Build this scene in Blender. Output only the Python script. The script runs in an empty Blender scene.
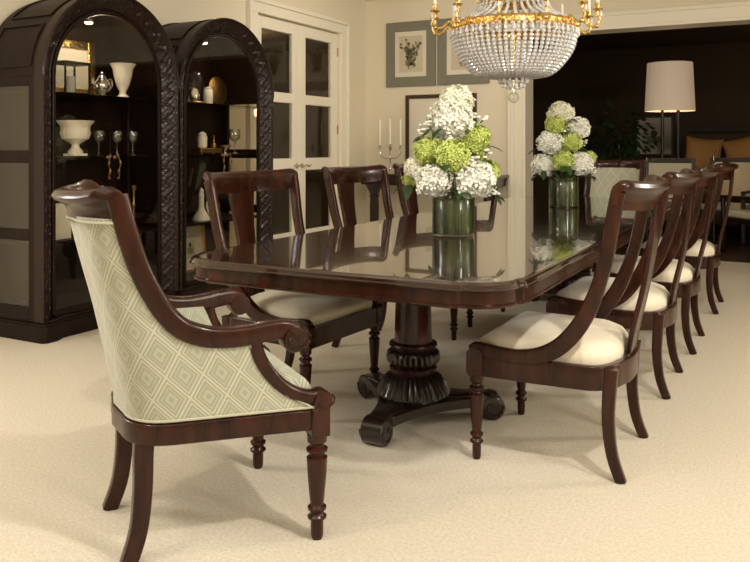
import bpy, math, random
from mathutils import Vector, Matrix
PI = math.pi
scn = bpy.context.scene
COL = scn.collection
random.seed(7)

# ------------------------------------------------------------------ materials
MATS = {}
def mat(name, color, rough=.5, metal=0., coat=0., coat_rough=.05, spec=.5, trans=0., ior=1.45, sheen=0., emit=None, estr=0., alpha=1.):
    m = bpy.data.materials.new(name); m.use_nodes = True
    b = m.node_tree.nodes['Principled BSDF']
    b.inputs['Base Color'].default_value = (*color, 1)
    b.inputs['Roughness'].default_value = rough
    b.inputs['Metallic'].default_value = metal
    b.inputs['Coat Weight'].default_value = coat
    b.inputs['Coat Roughness'].default_value = coat_rough
    b.inputs['Specular IOR Level'].default_value = spec
    b.inputs['Transmission Weight'].default_value = trans
    b.inputs['IOR'].default_value = ior
    b.inputs['Sheen Weight'].default_value = sheen
    b.inputs['Alpha'].default_value = alpha
    if emit:
        b.inputs['Emission Color'].default_value = (*emit, 1); b.inputs['Emission Strength'].default_value = estr
    MATS[name] = m
    return m
def nodes(m): return m.node_tree.nodes, m.node_tree.links, m.node_tree.nodes['Principled BSDF']
def noise_color(m, c1, c2, scale=5, stretch=(1, 1, 1), detail=4, coord='Object', lo=.3, hi=.7, distort=0.):
    N, L, b = nodes(m)
    tc = N.new('ShaderNodeTexCoord'); mp = N.new('ShaderNodeMapping'); mp.inputs['Scale'].default_value = stretch
    n = N.new('ShaderNodeTexNoise'); n.inputs['Scale'].default_value = scale; n.inputs['Detail'].default_value = detail
    n.inputs['Distortion'].default_value = distort
    r = N.new('ShaderNodeValToRGB'); r.color_ramp.elements[0].color = (*c1, 1); r.color_ramp.elements[1].color = (*c2, 1)
    r.color_ramp.elements[0].position = lo; r.color_ramp.elements[1].position = hi
    L.new(tc.outputs[coord], mp.inputs[0]); L.new(mp.outputs[0], n.inputs['Vector']); L.new(n.outputs['Fac'], r.inputs[0]); L.new(r.outputs[0], b.inputs['Base Color'])
    return n
def bump(m, scale=50, strength=.3, dist=.01, stretch=(1, 1, 1), coord='Object', detail=3):
    N, L, b = nodes(m)
    tc = N.new('ShaderNodeTexCoord'); mp = N.new('ShaderNodeMapping'); mp.inputs['Scale'].default_value = stretch
    n = N.new('ShaderNodeTexNoise'); n.inputs['Scale'].default_value = scale; n.inputs['Detail'].default_value = detail
    bp = N.new('ShaderNodeBump'); bp.inputs['Strength'].default_value = strength; bp.inputs['Distance'].default_value = dist
    L.new(tc.outputs[coord], mp.inputs[0]); L.new(mp.outputs[0], n.inputs['Vector']); L.new(n.outputs['Fac'], bp.inputs['Height']); L.new(bp.outputs[0], b.inputs['Normal'])

wood = mat('mahogany', (.05, .014, .007), .26, coat=.15, coat_rough=.05, spec=.32)
noise_color(wood, (.012, .0032, .0018), (.046, .0115, .0045), 3.5, (6, 6, 1.2), 6, distort=.6)
wood_top = mat('mahogany_tabletop', (.04, .012, .006), .16, coat=1., coat_rough=.015, spec=.6)
noise_color(wood_top, (.012, .004, .0022), (.034, .0105, .005), 3, (8, .7, 1), 6, distort=.5)
wood_dark = mat('ebonized_wood', (.014, .006, .004), .3, coat=.6, coat_rough=.15)
wood_cab = mat('cabinet_wood', (.022, .009, .006), .5, coat=.08, coat_rough=.15, spec=.2)
noise_color(wood_cab, (.007, .0026, .0016), (.018, .0062, .0032), 4, (5, 5, .8), 5, distort=.5)
wood_carve = mat('carved_wood', (.018, .007, .005), .42, coat=.2, coat_rough=.15, spec=.3)
cream = mat('cream_damask', (.78, .69, .52), .8, sheen=.3)
sage = mat('sage_lattice_fabric', (.45, .45, .3), .75, sheen=.3)
def lattice(m, base, line, ku, kv, coord='UV', fine=True):
    N, L, b = nodes(m)
    tc = N.new('ShaderNodeTexCoord'); sp = N.new('ShaderNodeSeparateXYZ'); L.new(tc.outputs[coord], sp.inputs[0])
    def mth(op, a, c=None):
        n = N.new('ShaderNodeMath'); n.operation = op
        for i, v in enumerate((a, c)):
            if v is None: continue
            if isinstance(v, (int, float)): n.inputs[i].default_value = v
            else: L.new(v, n.inputs[i])
        return n.outputs[0]
    u = mth('MULTIPLY', sp.outputs[0], ku); v = mth('MULTIPLY', sp.outputs[1], kv)
    fa, fb = [mth('ABSOLUTE', mth('SUBTRACT', mth('FRACT', q), .5)) for q in (mth('ADD', u, v), mth('SUBTRACT', u, v))]
    mm = mth('MAXIMUM', fa, fb)
    t = mth('GREATER_THAN', mm, .468)
    for c0, w0, k0 in ((.385, .020, 1.), (.27, .014, .55), (.13, .05, .45)):
        t = mth('MAXIMUM', t, mth('MULTIPLY', mth('LESS_THAN', mth('ABSOLUTE', mth('SUBTRACT', mm, c0)), w0), k0))
    mx = N.new('ShaderNodeMix'); mx.data_type = 'RGBA'
    mx.inputs['A'].default_value = (*base, 1); mx.inputs['B'].default_value = (*line, 1)
    L.new(t, mx.inputs['Factor']); L.new(mx.outputs['Result'], b.inputs['Base Color'])
    bp = N.new('ShaderNodeBump'); bp.inputs['Strength'].default_value = .25; bp.inputs['Distance'].default_value = .002
    L.new(t, bp.inputs['Height']); L.new(bp.outputs[0], b.inputs['Normal'])
lattice(sage, (.34, .345, .245), (.52, .515, .41), 9.5, 7.4)
lattice(cream, (.74, .655, .49), (.80, .72, .56), 14, 14, 'Object')
piping = mat('sage_piping', (.44, .43, .32), .7)
carpet = mat('carpet_loop', (.66, .60, .5), .95, spec=.1)
noise_color(carpet, (.62, .55, .43), (.76, .69, .56), 90, (1, 1, 1), 3)
bump(carpet, 330, .6, .008, (1, 1, 1), detail=2)
wallp = mat('cream_wall_paint', (.76, .68, .52), .7)
ceilp = mat('ceiling_paint', (.78, .72, .6), .8)
trimp = mat('ivory_trim_paint', (.82, .76, .62), .4)
darkwall = mat('brown_wall', (.075, .048, .024), .8)  # dark brown, kept deeper so the far room's dimness is in the colour
hallwall = mat('hall_wall', (.11, .075, .042), .8)
darkfloor = mat('dark_floorboards', (.035, .015, .008), .35)
noise_color(darkfloor, (.015, .006, .003), (.045, .018, .009), 3, (1, 12, 1), 5)
gold = mat('gilt_metal', (.85, .58, .22), .22, metal=1.)
bump(gold, 60, .7, .01)
brass = mat('antique_brass', (.45, .27, .09), .3, metal=1.)
bronze = mat('dark_bronze', (.20, .13, .06), .35, metal=1.)
silver = mat('silver_metal', (.62, .60, .56), .2, metal=1.)
crystal = mat('cut_crystal', (1., .99, .97), .03, trans=.42, ior=1.55, spec=.8)
glass = bpy.data.materials.new('clear_glass'); glass.use_nodes = True
def thin_glass(m, tint=(.93, .95, .93), k=1.0):
    N, L = m.node_tree.nodes, m.node_tree.links; N.clear()
    o = N.new('ShaderNodeOutputMaterial'); mx = N.new('ShaderNodeMixShader'); t = N.new('ShaderNodeBsdfTransparent'); t.inputs[0].default_value = (*tint, 1)
    g = N.new('ShaderNodeBsdfGlossy'); g.inputs['Roughness'].default_value = .01
    f = N.new('ShaderNodeLayerWeight'); f.inputs[0].default_value = .5
    pw = N.new('ShaderNodeMath'); pw.operation = 'POWER'; pw.inputs[1].default_value = 5; L.new(f.outputs['Facing'], pw.inputs[0])
    sc = N.new('ShaderNodeMath'); sc.operation = 'MULTIPLY_ADD'; sc.inputs[1].default_value = .9; sc.inputs[2].default_value = .045; L.new(pw.outputs[0], sc.inputs[0])
    ml = N.new('ShaderNodeMath'); ml.operation = 'MULTIPLY'; ml.inputs[1].default_value = k; ml.use_clamp = True
    L.new(sc.outputs[0], ml.inputs[0]); L.new(ml.outputs[0], mx.inputs[0]); L.new(t.outputs[0], mx.inputs[1]); L.new(g.outputs[0], mx.inputs[2]); L.new(mx.outputs[0], o.inputs[0])
thin_glass(glass)
cab_glass = bpy.data.materials.new('smoky_door_glass'); cab_glass.use_nodes = True; thin_glass(cab_glass, (.93, .92, .89), .8)
side_glass = bpy.data.materials.new('side_panel_glass'); side_glass.use_nodes = True; thin_glass(side_glass, (.85, .82, .76), 2.)
shelf_glass = bpy.data.materials.new('shelf_glass'); shelf_glass.use_nodes = True; thin_glass(shelf_glass, (.88, .92, .88), 1.5)
vase_glass = bpy.data.materials.new('vase_glass'); vase_glass.use_nodes = True; thin_glass(vase_glass, (.93, .96, .92), 1.)
goblet_glass = bpy.data.materials.new('goblet_glass'); goblet_glass.use_nodes = True; thin_glass(goblet_glass, (.97, .98, .97), 3.6)
vase_green = mat('leaf_lining', (.06, .09, .02), .3, coat=.5)
noise_color(vase_green, (.006, .010, .004), (.075, .09, .022), 14, (1, 1, .25), 4, lo=.42, hi=.75)
white_fl = mat('white_petals', (.90, .88, .78), .6)
cream_fl = mat('cream_petals', (.90, .87, .70), .6)
green_fl = mat('lime_petals', (.55, .62, .12), .6)
for m_, a, c in ((white_fl, (.80, .78, .62), (.94, .93, .88)), (green_fl, (.38, .47, .06), (.70, .76, .26))): noise_color(m_, a, c, 25)
leafm = mat('dark_leaf', (.025, .06, .015), .4)
stemm = mat('green_stem', (.06, .10, .025), .5)
porcelain = mat('ivory_porcelain', (.80, .74, .62), .3, coat=.4)
candlew = mat('candle_wax', (.88, .84, .74), .5)
grey_frame = mat('grey_green_frame', (.20, .19, .145), .5)
mat_board = mat('mat_board', (.72, .66, .53), .8)
paper = mat('print_paper', (.58, .50, .37), .8)
ink_dark = mat('print_dark', (.10, .085, .06), .8)
ink_red = mat('print_rust', (.36, .14, .08), .8)
ink_green = mat('print_olive', (.25, .25, .13), .8)
dark_frame = mat('walnut_frame', (.06, .028, .013), .35)
shade_m = mat('lamp_shade_fabric', (.62, .52, .42), .8, emit=(1., .72, .48), estr=.2)
black_m = mat('black_metal', (.008, .008, .009), .4)
sofa_m = mat('brown_sofa_fabric', (.06, .035, .018), .9)
pillow_m = mat('ochre_cushion_fabric', (.42, .22, .06), .8)
blue_m = mat('slate_blanket', (.045, .05, .055), .9)
curtain_m = mat('beige_curtain', (.30, .24, .15), .9)
bulb = mat('downlight_lens', (1, .9, .7), .5, emit=(1, .85, .6), estr=6.)
paper_white = mat('plain_paper', (.75, .70, .58), .8)
sheer = mat('pale_upholstery', (.56, .52, .38), .8)

# ------------------------------------------------------------------ mesh helpers
def V(*a): return Vector(a)
def rrect(w, h, r=None, n=3):
    if r is None: r = min(w, h) * .25
    out = []
    for cx, cy, a0 in ((w/2-r, h/2-r, 0), (-w/2+r, h/2-r, 90), (-w/2+r, -h/2+r, 180), (w/2-r, -h/2+r, 270)):
        for i in range(n+1):
            a = math.radians(a0 + 90*i/n); out.append((cx+r*math.cos(a), cy+r*math.sin(a)))
    return out
def circ(r, n=10, ry=None): return [(r*math.cos(2*PI*i/n), (ry or r)*math.sin(2*PI*i/n)) for i in range(n)]
def crom(P, n=6):
    """smooth Catmull-Rom resampling of a list of tuples"""
    P = [Vector(p) for p in P]; out = []
    for i in range(len(P)-1):
        p0 = P[max(i-1, 0)]; p1 = P[i]; p2 = P[i+1]; p3 = P[min(i+2, len(P)-1)]
        for k in range(n):
            t = k/n
            out.append(.5*((2*p1)+(p2-p0)*t+(2*p0-5*p1+4*p2-p3)*t*t+(-p0+3*p1-3*p2+p3)*t**3))
    out.append(P[-1]); return out
class M:
    def __init__(s): s.v = []; s.f = []; s.mi = []; s.uv = {}; s.m = 0; s.sharp = []
    def face(s, idx): s.f.append(tuple(idx)); s.mi.append(s.m)
    def loft(s, rings, closed=True, cap=True, wrap=False):
        b = len(s.v); n = len(rings[0])
        for r in rings: s.v += [tuple(p) for p in r]
        R = len(rings)
        for i in range(R if wrap else R-1):
            j = (i+1) % R
            for k in range(n if closed else n-1):
                l = (k+1) % n
                s.face((b+i*n+k, b+i*n+l, b+j*n+l, b+j*n+k))
        if cap and closed and not wrap:
            s.face([b+k for k in range(n)][::-1]); s.face([b+(R-1)*n+k for k in range(n)])
        return s
    def sweep(s, path, prof, side=(0, 1, 0), scale=None, cap=True, wrap=False):
        P = [Vector(p) for p in path]; n = len(P); rings = []
        for i, p in enumerate(P):
            if wrap: t = P[(i+1) % n]-P[i-1]
            else: t = P[min(i+1, n-1)]-P[max(i-1, 0)]
            t.normalize()
            sd = Vector(side[i] if isinstance(side, list) else side)
            sd = (sd - t*sd.dot(t)).normalized(); nn = t.cross(sd)
            k = scale[i] if scale else (1, 1)
            if isinstance(k, (int, float)): k = (k, k)
            rings.append([p+sd*a*k[0]+nn*c*k[1] for a, c in prof])
        return s.loft(rings, True, cap, wrap)
    def tube(s, path, r, n=8, **kw):
        P = [Vector(p) for p in path]
        t = (P[-1]-P[0]); sd = V(0, 0, 1) if abs(t.normalized().z) < .9 else V(1, 0, 0)
        sc = r if isinstance(r, list) else [r]*len(P)
        return s.sweep(P, circ(1, n), sd, sc, **kw)
    def lathe(s, prof, seg=16, o=(0, 0, 0), flute=None, axis='z'):
        rings = []
        for j, (r, z) in enumerate(prof):
            ring = []
            for i in range(seg):
                a = 2*PI*i/seg; rr = r
                if flute and flute[0] <= z <= flute[1]: rr = r*(1+flute[3]*abs(math.sin(a*flute[2]/2))-flute[3]*.5)
                c, d = rr*math.cos(a), rr*math.sin(a)
                p = {'z': (c, d, z), 'y': (c, z, d), 'x': (z, c, d)}[axis]
                ring.append((o[0]+p[0], o[1]+p[1], o[2]+p[2]))
            rings.append(ring)
        if axis == 'y': rings = rings[::-1]
        return s.loft(rings)
    def box(s, a, b):
        x0, y0, z0 = a; x1, y1, z1 = b
        return s.loft([[(x0, y0, z0), (x1, y0, z0), (x1, y1, z0), (x0, y1, z0)], [(x0, y0, z1), (x1, y0, z1), (x1, y1, z1), (x0, y1, z1)]])
    def prism(s, out, z0, z1):
        return s.loft([[(x, y, z0) for x, y in out], [(x, y, z1) for x, y in out]])
    def ball(s, c, r, seg=8, rings=6, sz=1.):
        return s.lathe([(max(r*math.sin(PI*i/rings), r*.02), -r*sz*math.cos(PI*i/rings)) for i in range(rings+1)], seg, c)
    def tri_ok(s): pass
    def obj(s, name, mats, parent=None, smooth=True, bevel=0., angle=40, seg=2, loc=None):
        me = bpy.data.meshes.new(name); me.from_pydata(s.v, [], s.f)
        mats = mats if isinstance(mats, (list, tuple)) else [mats]
        for m in mats: me.materials.append(m)
        me.polygons.foreach_set('material_index', s.mi)
        if s.uv:
            ul = me.uv_layers.new(name='UVMap')
            for lp in me.loops: ul.data[lp.index].uv = s.uv.get(lp.vertex_index, (0, 0))
        me.update()
        if smooth:
            me.polygons.foreach_set('use_smooth', [True]*len(me.polygons))
            try: me.set_sharp_from_angle(angle=math.radians(angle))
            except Exception: pass
        o = bpy.data.objects.new(name, me); COL.objects.link(o)
        if parent is not None: o.parent = parent
        if loc: o.location = loc
        if bevel:
            bm = o.modifiers.new('bevel', 'BEVEL'); bm.width = bevel; bm.segments = seg; bm.limit_method = 'ANGLE'; bm.angle_limit = math.radians(40)
        return o
def tag(o, label=None, cat=None, group=None, kind=None):
    if label: o['label'] = label
    if cat: o['category'] = cat
    if group: o['group'] = group
    if kind: o['kind'] = kind
    return o
def thing(name, label, cat, loc=(0, 0, 0), rz=0., group=None):
    o = bpy.data.objects.new(name, None); o.empty_display_size = .05; COL.objects.link(o)
    o.location = loc; o.rotation_euler = (0, 0, rz)
    return tag(o, label, cat, group)
def copy_tree(o, parent=None):
    c = o.copy(); COL.objects.link(c)
    if parent is not None: c.parent = parent
    for ch in list(o.children): copy_tree(ch, c)
    return c
def dup(root, loc, rz, label, group=None):
    c = copy_tree(root); c.location = loc; c.rotation_euler = (0, 0, rz); c['label'] = label
    if group: c['group'] = group
    return c
def struct(name, m, mt, **kw):
    o = m.obj(name, mt, **kw); o['kind'] = 'structure'; return o

# ------------------------------------------------------------------ room shell
XL, YB, ZC = -4.62, 8.45, 3.0
DY0, DY1, DZ = 6.20, 7.80, 2.52          # french door opening
OX0, OZ = -2.60, 2.45                    # wide opening in the back wall
XR, YF = 3.0, -3.2
struct('floor', M().box((XL, YF, -.06), (XR, 8.95, 0)), carpet, smooth=False)
w = M(); w.box((XL-.15, YF, 0), (XL, DY0, ZC)); w.box((XL-.15, DY0, DZ), (XL, DY1, ZC)); w.box((XL-.15, DY1, 0), (XL, YB+.25, ZC))
struct('wall_left', w, wallp, smooth=False)
w = M(); w.box((XL, YB, 0), (OX0, YB+.25, ZC)); w.box((OX0, YB, OZ), (XR, YB+.25, ZC))
struct('wall_back', w, wallp, smooth=False)
struct('wall_right', M().box((XR, YF, 0), (XR+.15, YB+.25, ZC)), wallp, smooth=False)
struct('wall_front', M().box((XL-.15, YF-.15, 0), (XR+.15, YF, ZC)), wallp, smooth=False)
struct('ceiling', M().box((XL-.15, YF-.15, ZC), (XR+.15, YB+.25, ZC+.1)), ceilp, smooth=False)
struct('baseboard_left', M().box((XL, YF, 0), (XL+.018, DY0-.17, .14)).box((XL, DY1+.17, 0), (XL+.018, YB, .14)), trimp, bevel=.004)
struct('baseboard_back', M().box((XL+.018, YB-.018, 0), (OX0-.2, YB, .14)), trimp, bevel=.004)
# opening casing: fluted stepped boards
c = M()
c.box((OX0-.19, YB-.03, 0), (OX0, YB, OZ+.17)); c.box((OX0-.19, YB-.05, 0), (OX0-.155, YB-.03, OZ+.17)); c.box((OX0-.02, YB-.045, 0), (OX0+.012, YB+.26, OZ)); c.box((OX0-.11, YB-.04, 0), (OX0-.07, YB-.03, OZ+.1))
struct('trim_1', c, trimp, bevel=.004)
c = M()
c.box((OX0, YB-.03, OZ), (XR, YB, OZ+.17)); c.box((OX0-.155, YB-.05, OZ+.13), (XR, YB-.03, OZ+.17)); c.box((OX0, YB-.045, OZ-.012), (XR, YB+.26, OZ+.02))
struct('trim_2', c, trimp, bevel=.004)
# french doors, casing
c = M()
for y0, y1 in ((DY0-.16, DY0), (DY1, DY1+.16)):
    c.box((XL, y0, 0), (XL+.03, y1, DZ+.0)); c.box((XL+.03, y0 if y0 < DY0-.01 else y1-.04, 0), (XL+.055, (y0+.04) if y0 < DY0-.01 else y1, DZ+.13))
c.box((XL, DY0-.16, DZ), (XL+.03, DY1+.16, DZ+.14)); c.box((XL+.03, DY0-.12, DZ+.1), (XL+.055, DY1+.12, DZ+.14))
struct('trim_3', c, trimp, bevel=.004)
def french(n, y0, y1, hinge):
    d = M(); x0, x1 = XL-.07, XL-.025; st = .125
    d.box((x0, y0, .01), (x1, y0+st, DZ-.01)); d.box((x0, y1-st, .01), (x1, y1, DZ-.01))
    zs = [(.01, .30), (.95, 1.08), (1.66, 1.765), (2.39, DZ-.01)]
    for a, b in zs: d.box((x0, y0+st, a), (x1, y1-st, b))
    o = struct('door_%d' % n, d, trimp, bevel=.005)
    for (a, b) in ((.30, .95), (1.08, 1.66), (1.765, 2.39)):
        M().box((x0+.02, y0+st-.003, a-.003), (x0+.026, y1-st+.003, b+.003)).obj('pane', cab_glass, o, smooth=False)
    yh = y1-.05 if hinge < 0 else y0+.05
    h = M(); h.lathe([(.026, 0), (.026, .008), (.012, .012), (.011, .045)], 14, (x1, yh, 1.0), axis='x')
    q = -1 if hinge < 0 else 1
    h.tube(crom([(x1+.045, yh, 1.0), (x1+.05, yh+q*.03, 1.008), (x1+.048, yh+q*.07, .995), (x1+.048, yh+q*.11, 1.006)]), [.009+.003*math.sin(i*.7) for i in range(19)], 8)
    h.obj('lever_handle', silver, o)
    hg = M()
    for z in (.4, 1.35, 2.25): hg.lathe([(.009, 0), (.009, .1)], 8, (x1+.006, y0+.003 if hinge < 0 else y1-.003, z))
    hg.obj('hinge', brass, o)
french(1, DY0+.002, 6.998, -1); french(2, 7.002, DY1-.002, 1)
# dim hall behind the glass doors
struct('wall_hall', M().box((-7.2, 4.5, 0), (-7.1, 9.6, 2.6)).box((-7.1, 4.5, 0), (XL-.15, 4.6, 2.6)).box((-7.1, 9.5, 0), (XL-.15, 9.6, 2.6)), hallwall, smooth=False)
struct('ceiling_hall', M().box((-7.2, 4.5, 2.6), (XL-.15, 9.6, 2.7)), darkwall, smooth=False)
struct('floor_hall', M().box((-7.2, 4.5, -.06), (XL-.15, 9.6, 0)), darkfloor, smooth=False)
struct('threshold_hall', M().box((XL-.15, DY0, -.06), (XL, DY1, .001)), darkfloor, smooth=False)
def curtain(name, label, x, y0, y1, z0, z1, mt, amp=.03, waves=9, alongx=False, group=None):
    m = M(); n = waves*8; rings = []
    for z in (z0, z1):
        for off in ((0, .006) if z == z0 else (0,)): pass
    ring = []
    pts = [(y0+(y1-y0)*i/n, amp*math.sin(2*PI*waves*i/n)*(.7+.3*math.sin(i*.37))) for i in range(n+1)]
    def P(a, o, z): return (a, x+o, z) if alongx else (x+o, a, z)
    cols = [P(a, o, 0) for a, o in pts] + [P(a, o+.008, 0) for a, o in reversed(pts)]
    m.loft([[(p[0], p[1], z0) for p in cols], [(p[0], p[1], z1) for p in cols]])
    return tag(m.obj(name, mt), label, 'curtain', group)
curtain('curtain', 'beige curtain hanging in the dim hall behind the right leaf of the glass doors', -6.9, 8.5, 9.3, .02, 2.45, curtain_m)
hc = thing('hall_shelf', 'narrow wooden wall shelf in the hall seen through the left glass door', 'shelf', (-7.1, 7.4, 0))
M().box((0, -.9, 1.28), (.28, .6, 1.32)).obj('shelf_board', curtain_m, hc, bevel=.004)
M().box((0, -.8, 0), (.25, -.74, 1.28)).box((0, .5, 0), (.25, .56, 1.28)).obj('support_post', curtain_m, hc, bevel=.004)
hb = M().box((-7.04, 7.3, 1.32), (-6.93, 7.62, 1.52)).obj('storage_box', sofa_m, bevel=.01); tag(hb, 'small brown box on the hall shelf behind the glass doors', 'box')

# living room beyond the opening
struct('floor_living', M().box((-5.2, 8.95, -.06), (4.5, 14.2, -.004)).box((XR, 8.7, -.06), (4.5, 8.95, -.004)).box((-5.2, 8.7, -.06), (XL, 8.95, -.004)), darkfloor, smooth=False)
struct('wall_living', M().box((-5.2, 14.0, 0), (4.5, 14.15, 2.9)).box((-5.3, 8.7, 0), (-5.2, 14.15, 2.9)).box((4.5, 8.7, 0), (4.6, 14.15, 2.9)).box((-5.2, YB+.25, 0), (OX0, YB+.27, ZC)).box((OX0, YB+.25, OZ), (4.5, YB+.27, ZC)).box((XR+.15, YB+.2, 0), (4.5, YB+.27, OZ)), darkwall, smooth=False)
struct('ceiling_living', M().box((-5.2, 8.7, 2.9), (4.5, 14.15, 3.0)), darkwall, smooth=False)

# ------------------------------------------------------------------ turned leg
LEG = [(.013, 0), (.0165, .012), (.017, .05), (.0165, .062), (.025, .070), (.0255, .076), (.018, .084), (.017, .090), (.0245, .098), (.025, .106), (.0175, .114), (.018, .13), (.023, .20), (.027, .252), (.028, .268), (.019, .276), (.018, .281), (.028, .289), (.029, .297), (.019, .306), (.018, .312), (.026, .320), (.027, .345)]
def turned(x, y, k=1., ztop=.345, seg=20):
    return M().lathe([(r*k, z*ztop/.345) for r, z in LEG], seg, (x, y, 0), flute=(.125*ztop/.345, .25*ztop/.345, 10, .12))

# ------------------------------------------------------------------ side chair
def uplan(w0, w1, f0, f1, corner=.12, n=8):
    """U-shaped plan from right front around the rear to left front"""
    pts = [(f0, -w0), ((f0+f1)/2+.02, -(w0+w1)/2-.004), (f1+corner, -w1)]
    q = []
    for i in range(1, n):
        a = i/n*PI/2
        q.append((f1+corner-corner*math.sin(a)*.86, -(w1-.16*w1/.27*(1-math.cos(a)))))
    pts += q
    pts.append((f1+.004, -w1*.32)); pts.append((f1, 0))
    return pts + [(x, -y) for x, y in pts[:-1]][::-1]
STILE = [(-.272, 1.045), (-.262, .998), (-.248, .92), (-.232, .83), (-.212, .75), (-.188, .675), (-.15, .59), (-.10, .515), (-.04, .458), (.03, .425), (.11, .413), (.19, .418), (.255, .424), (.29, .418)]
def make_side_chair():
    t = thing('side_chair', 'x', 'chair')
    for s in (-1, 1):
        P = crom([(x, 0, z) for x, z in STILE], 4)
        P = [V(p.x, s*(.281+.036*max(0, min(1, (p.z-.42)/.6))), p.z) for p in P]
        n = len(P)
        sc = []
        for i, p in enumerate(P):
            u = i/(n-1)
            kb = 1.0 if u < .35 else (1.0+.25*math.sin(PI*min(1, (u-.35)/.45)) if u < .8 else 1.0)
            if u > .97: kb = .75
            sc.append((1, kb))
        M().sweep(P, rrect(.032, .05, .007), (0, 1, 0), sc).obj('side_stile', wood, t)
    # rear-rounded seat rail
    pl = crom([(a, b, .365) for a, b in uplan(.278, .268, .292, -.262)], 2)
    M().sweep(pl, rrect(.088, .032, .005), (0, 0, 1)).box((.262, -.28, .322), (.297, .28, .409)).obj('seat_rail', wood, t)
    # front corner blocks (rounded shoulders)
    for s in (-1, 1):
        b = M(); b.sweep([(.268, s*.280-.024, .372), (.268, s*.280+.024, .372)], rrect(.066, .108, .022, 4), (1, 0, 0)); b.obj('corner_block', wood, t)
        turned(.266, s*.282, 1., .322).obj('front_leg', wood, t)
        P = crom([(-.232, s*.235, .40), (-.224, s*.238, .30), (-.222, s*.240, .2), (-.236, s*.243, .09), (-.268, s*.247, .0)], 5)
        n = len(P); M().sweep(P, rrect(.038, .046, .007), (0, 1, 0), [1.08-.28*i/(n-1) for i in range(n)]).obj('rear_leg', wood, t)
    # seat cushion
    c = M(); out = uplan(.262, .252, .27, -.245); out = [(p.x, p.y) for p in crom([(a, b, 0) for a, b in out], 2)]
    cx = .02; rings = []
    for rr, z in ((.985, .40), (1.0, .425), (.985, .447), (.93, .466), (.8, .482), (.6, .494), (.35, .501), (.1, .503)):
        rings.append([(cx+(a-cx)*rr, b*rr, z) for a, b in out])
    c.loft(rings); c.obj('seat_cushion', cream, t, angle=70)
    # splat: from rear rail to crest
    prof = crom([(-.25, 0, .38), (-.260, 0, .43), (-.280, 0, .53), (-.308, 0, .65), (-.332, 0, .78), (-.347, 0, .88), (-.357, 0, .99)], 5)
    n = len(prof); wd = []
    for i in range(n):
        u = i/(n-1)
        wv = .14
        if u < .12: wv = .15
        elif u < .18: wv = .125
        elif u < .24: wv = .14
        elif u < .55: wv = .150-.022*(u-.24)/.31
        else: wv = .128+.062*((u-.55)/.45)**1.6
        wd.append((wv, 1))
    M().sweep(prof, [(a/.1, b) for a, b in rrect(.1, .02, .005)], (0, 1, 0), wd).obj('splat', wood, t)
    # crest rail, deeply bowed with a rolled-over top
    rings = []; W = .336; n = 36
    base = [(.012, -.052), (.016, -.02), (.016, .018), (.010, .040), (-.004, .052), (-.024, .054), (-.040, .044), (-.044, .030), (-.036, .018), (-.022, .012), (-.014, .0), (-.012, -.03), (-.010, -.052)]
    for i in range(n+1):
        y = -W+2*W*i/n; u = y/W
        x0 = -.262-.096*(1-u*u); z0 = 1.022+.012*u**4
        k = 1. if abs(u) < .94 else max(.72, 1-((abs(u)-.94)/.06)**2*.28)
        rings.append([(x0+a*k, y, z0+b*k) for a, b in base])
    M().loft(rings).obj('crest_rail', wood, t)
    return t
chair = make_side_chair()
G1, G2 = 'side chairs along the near right side of the table', 'side chairs along the left side of the table'
Rrow = [(-.80, 3.12, 'mahogany side chair with cream seat, nearest of the right-hand row', 0),
        (-.785, 4.18, 'cream-seated mahogany side chair, second from the camera in the right-hand row', 0),
        (-.76, 5.10, 'cream-seated mahogany side chair, third from the camera in the right-hand row', 0),
        (-.735, 6.34, 'cream-seated mahogany side chair at the far end of the right-hand row', 0)]
Lrow = [(-2.11, 3.16, 'mahogany side chair facing the table between the near armchair and the cabinets', -.07),
        (-2.13, 4.25, 'mahogany side chair in front of the white glass doors, second in the left-hand row', -.07),
        (-2.13, 5.19, 'mahogany side chair behind the nearer flower vase, third in the left-hand row', -.07),
        (-2.13, 6.34, 'mahogany side chair farthest along the left side of the table', -.07)]
for i, (x, y, lab, r) in enumerate(Rrow):
    if i == 0: chair.location = (x, y, 0); chair.rotation_euler = (0, 0, PI); chair['label'] = lab; chair['group'] = G1
    else: dup(chair, (x, y, 0), PI, lab, G1)
for x, y, lab, r in Lrow: dup(chair, (x, y, 0), r, lab, G2)

# ------------------------------------------------------------------ upholstered armchair
def interp(tab, x):
    if x <= tab[0][0]: return tab[0][1]
    for (a, va), (b, vb) in zip(tab, tab[1:]):
        if x <= b: return va+(vb-va)*(x-a)/(b-a)
    return tab[-1][1]
FB = [(.40, -.285), (.55, -.315), (.73, -.355), (.9, -.40), (1.03, -.43)]       # rear surface
FF = [(.41, .255), (.43, .215), (.455, .17), (.506, .115), (.571, .078), (.615, .06), (.632, .05), (.636, -.05), (.65, -.11), (.68, -.155), (.75, -.20), (.83, -.238), (.92, -.27), (1.0, -.30)]
WR = [(.40, .225), (.6, .24), (.8, .25), (1.02, .262)]
def aplan(z, off=0., n=20, ff=None):
    """half plan of the shell on the right side, from the front edge to the rear centre"""
    fb = interp(FB, z)+off*1.25; ff = interp(FF, z) if ff is None else ff
    wr = interp(WR, z)-off
    def sd(f): return wr+(.315-off-wr)*max(0, min(1, (f-fb)/(.27-fb)))**1.0
    c = .13
    fe = min(fb+c, ff-.02)
    A = V(ff, -sd(ff)); B = V(fe, -sd(fe)); C = V(fb+.012, -sd(fb)); D = V(fb+.012, -.10); E = V(fb, 0)
    pts = []
    for i in range(8): pts.append(A.lerp(B, i/8))
    for i in range(9):
        t = i/8; pts.append(B*(1-t)**2+C*2*t*(1-t)+D*t*t)
    for i in range(1, 4): pts.append(D.lerp(E, i/3)+V(-.0, 0))
    return pts
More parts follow.
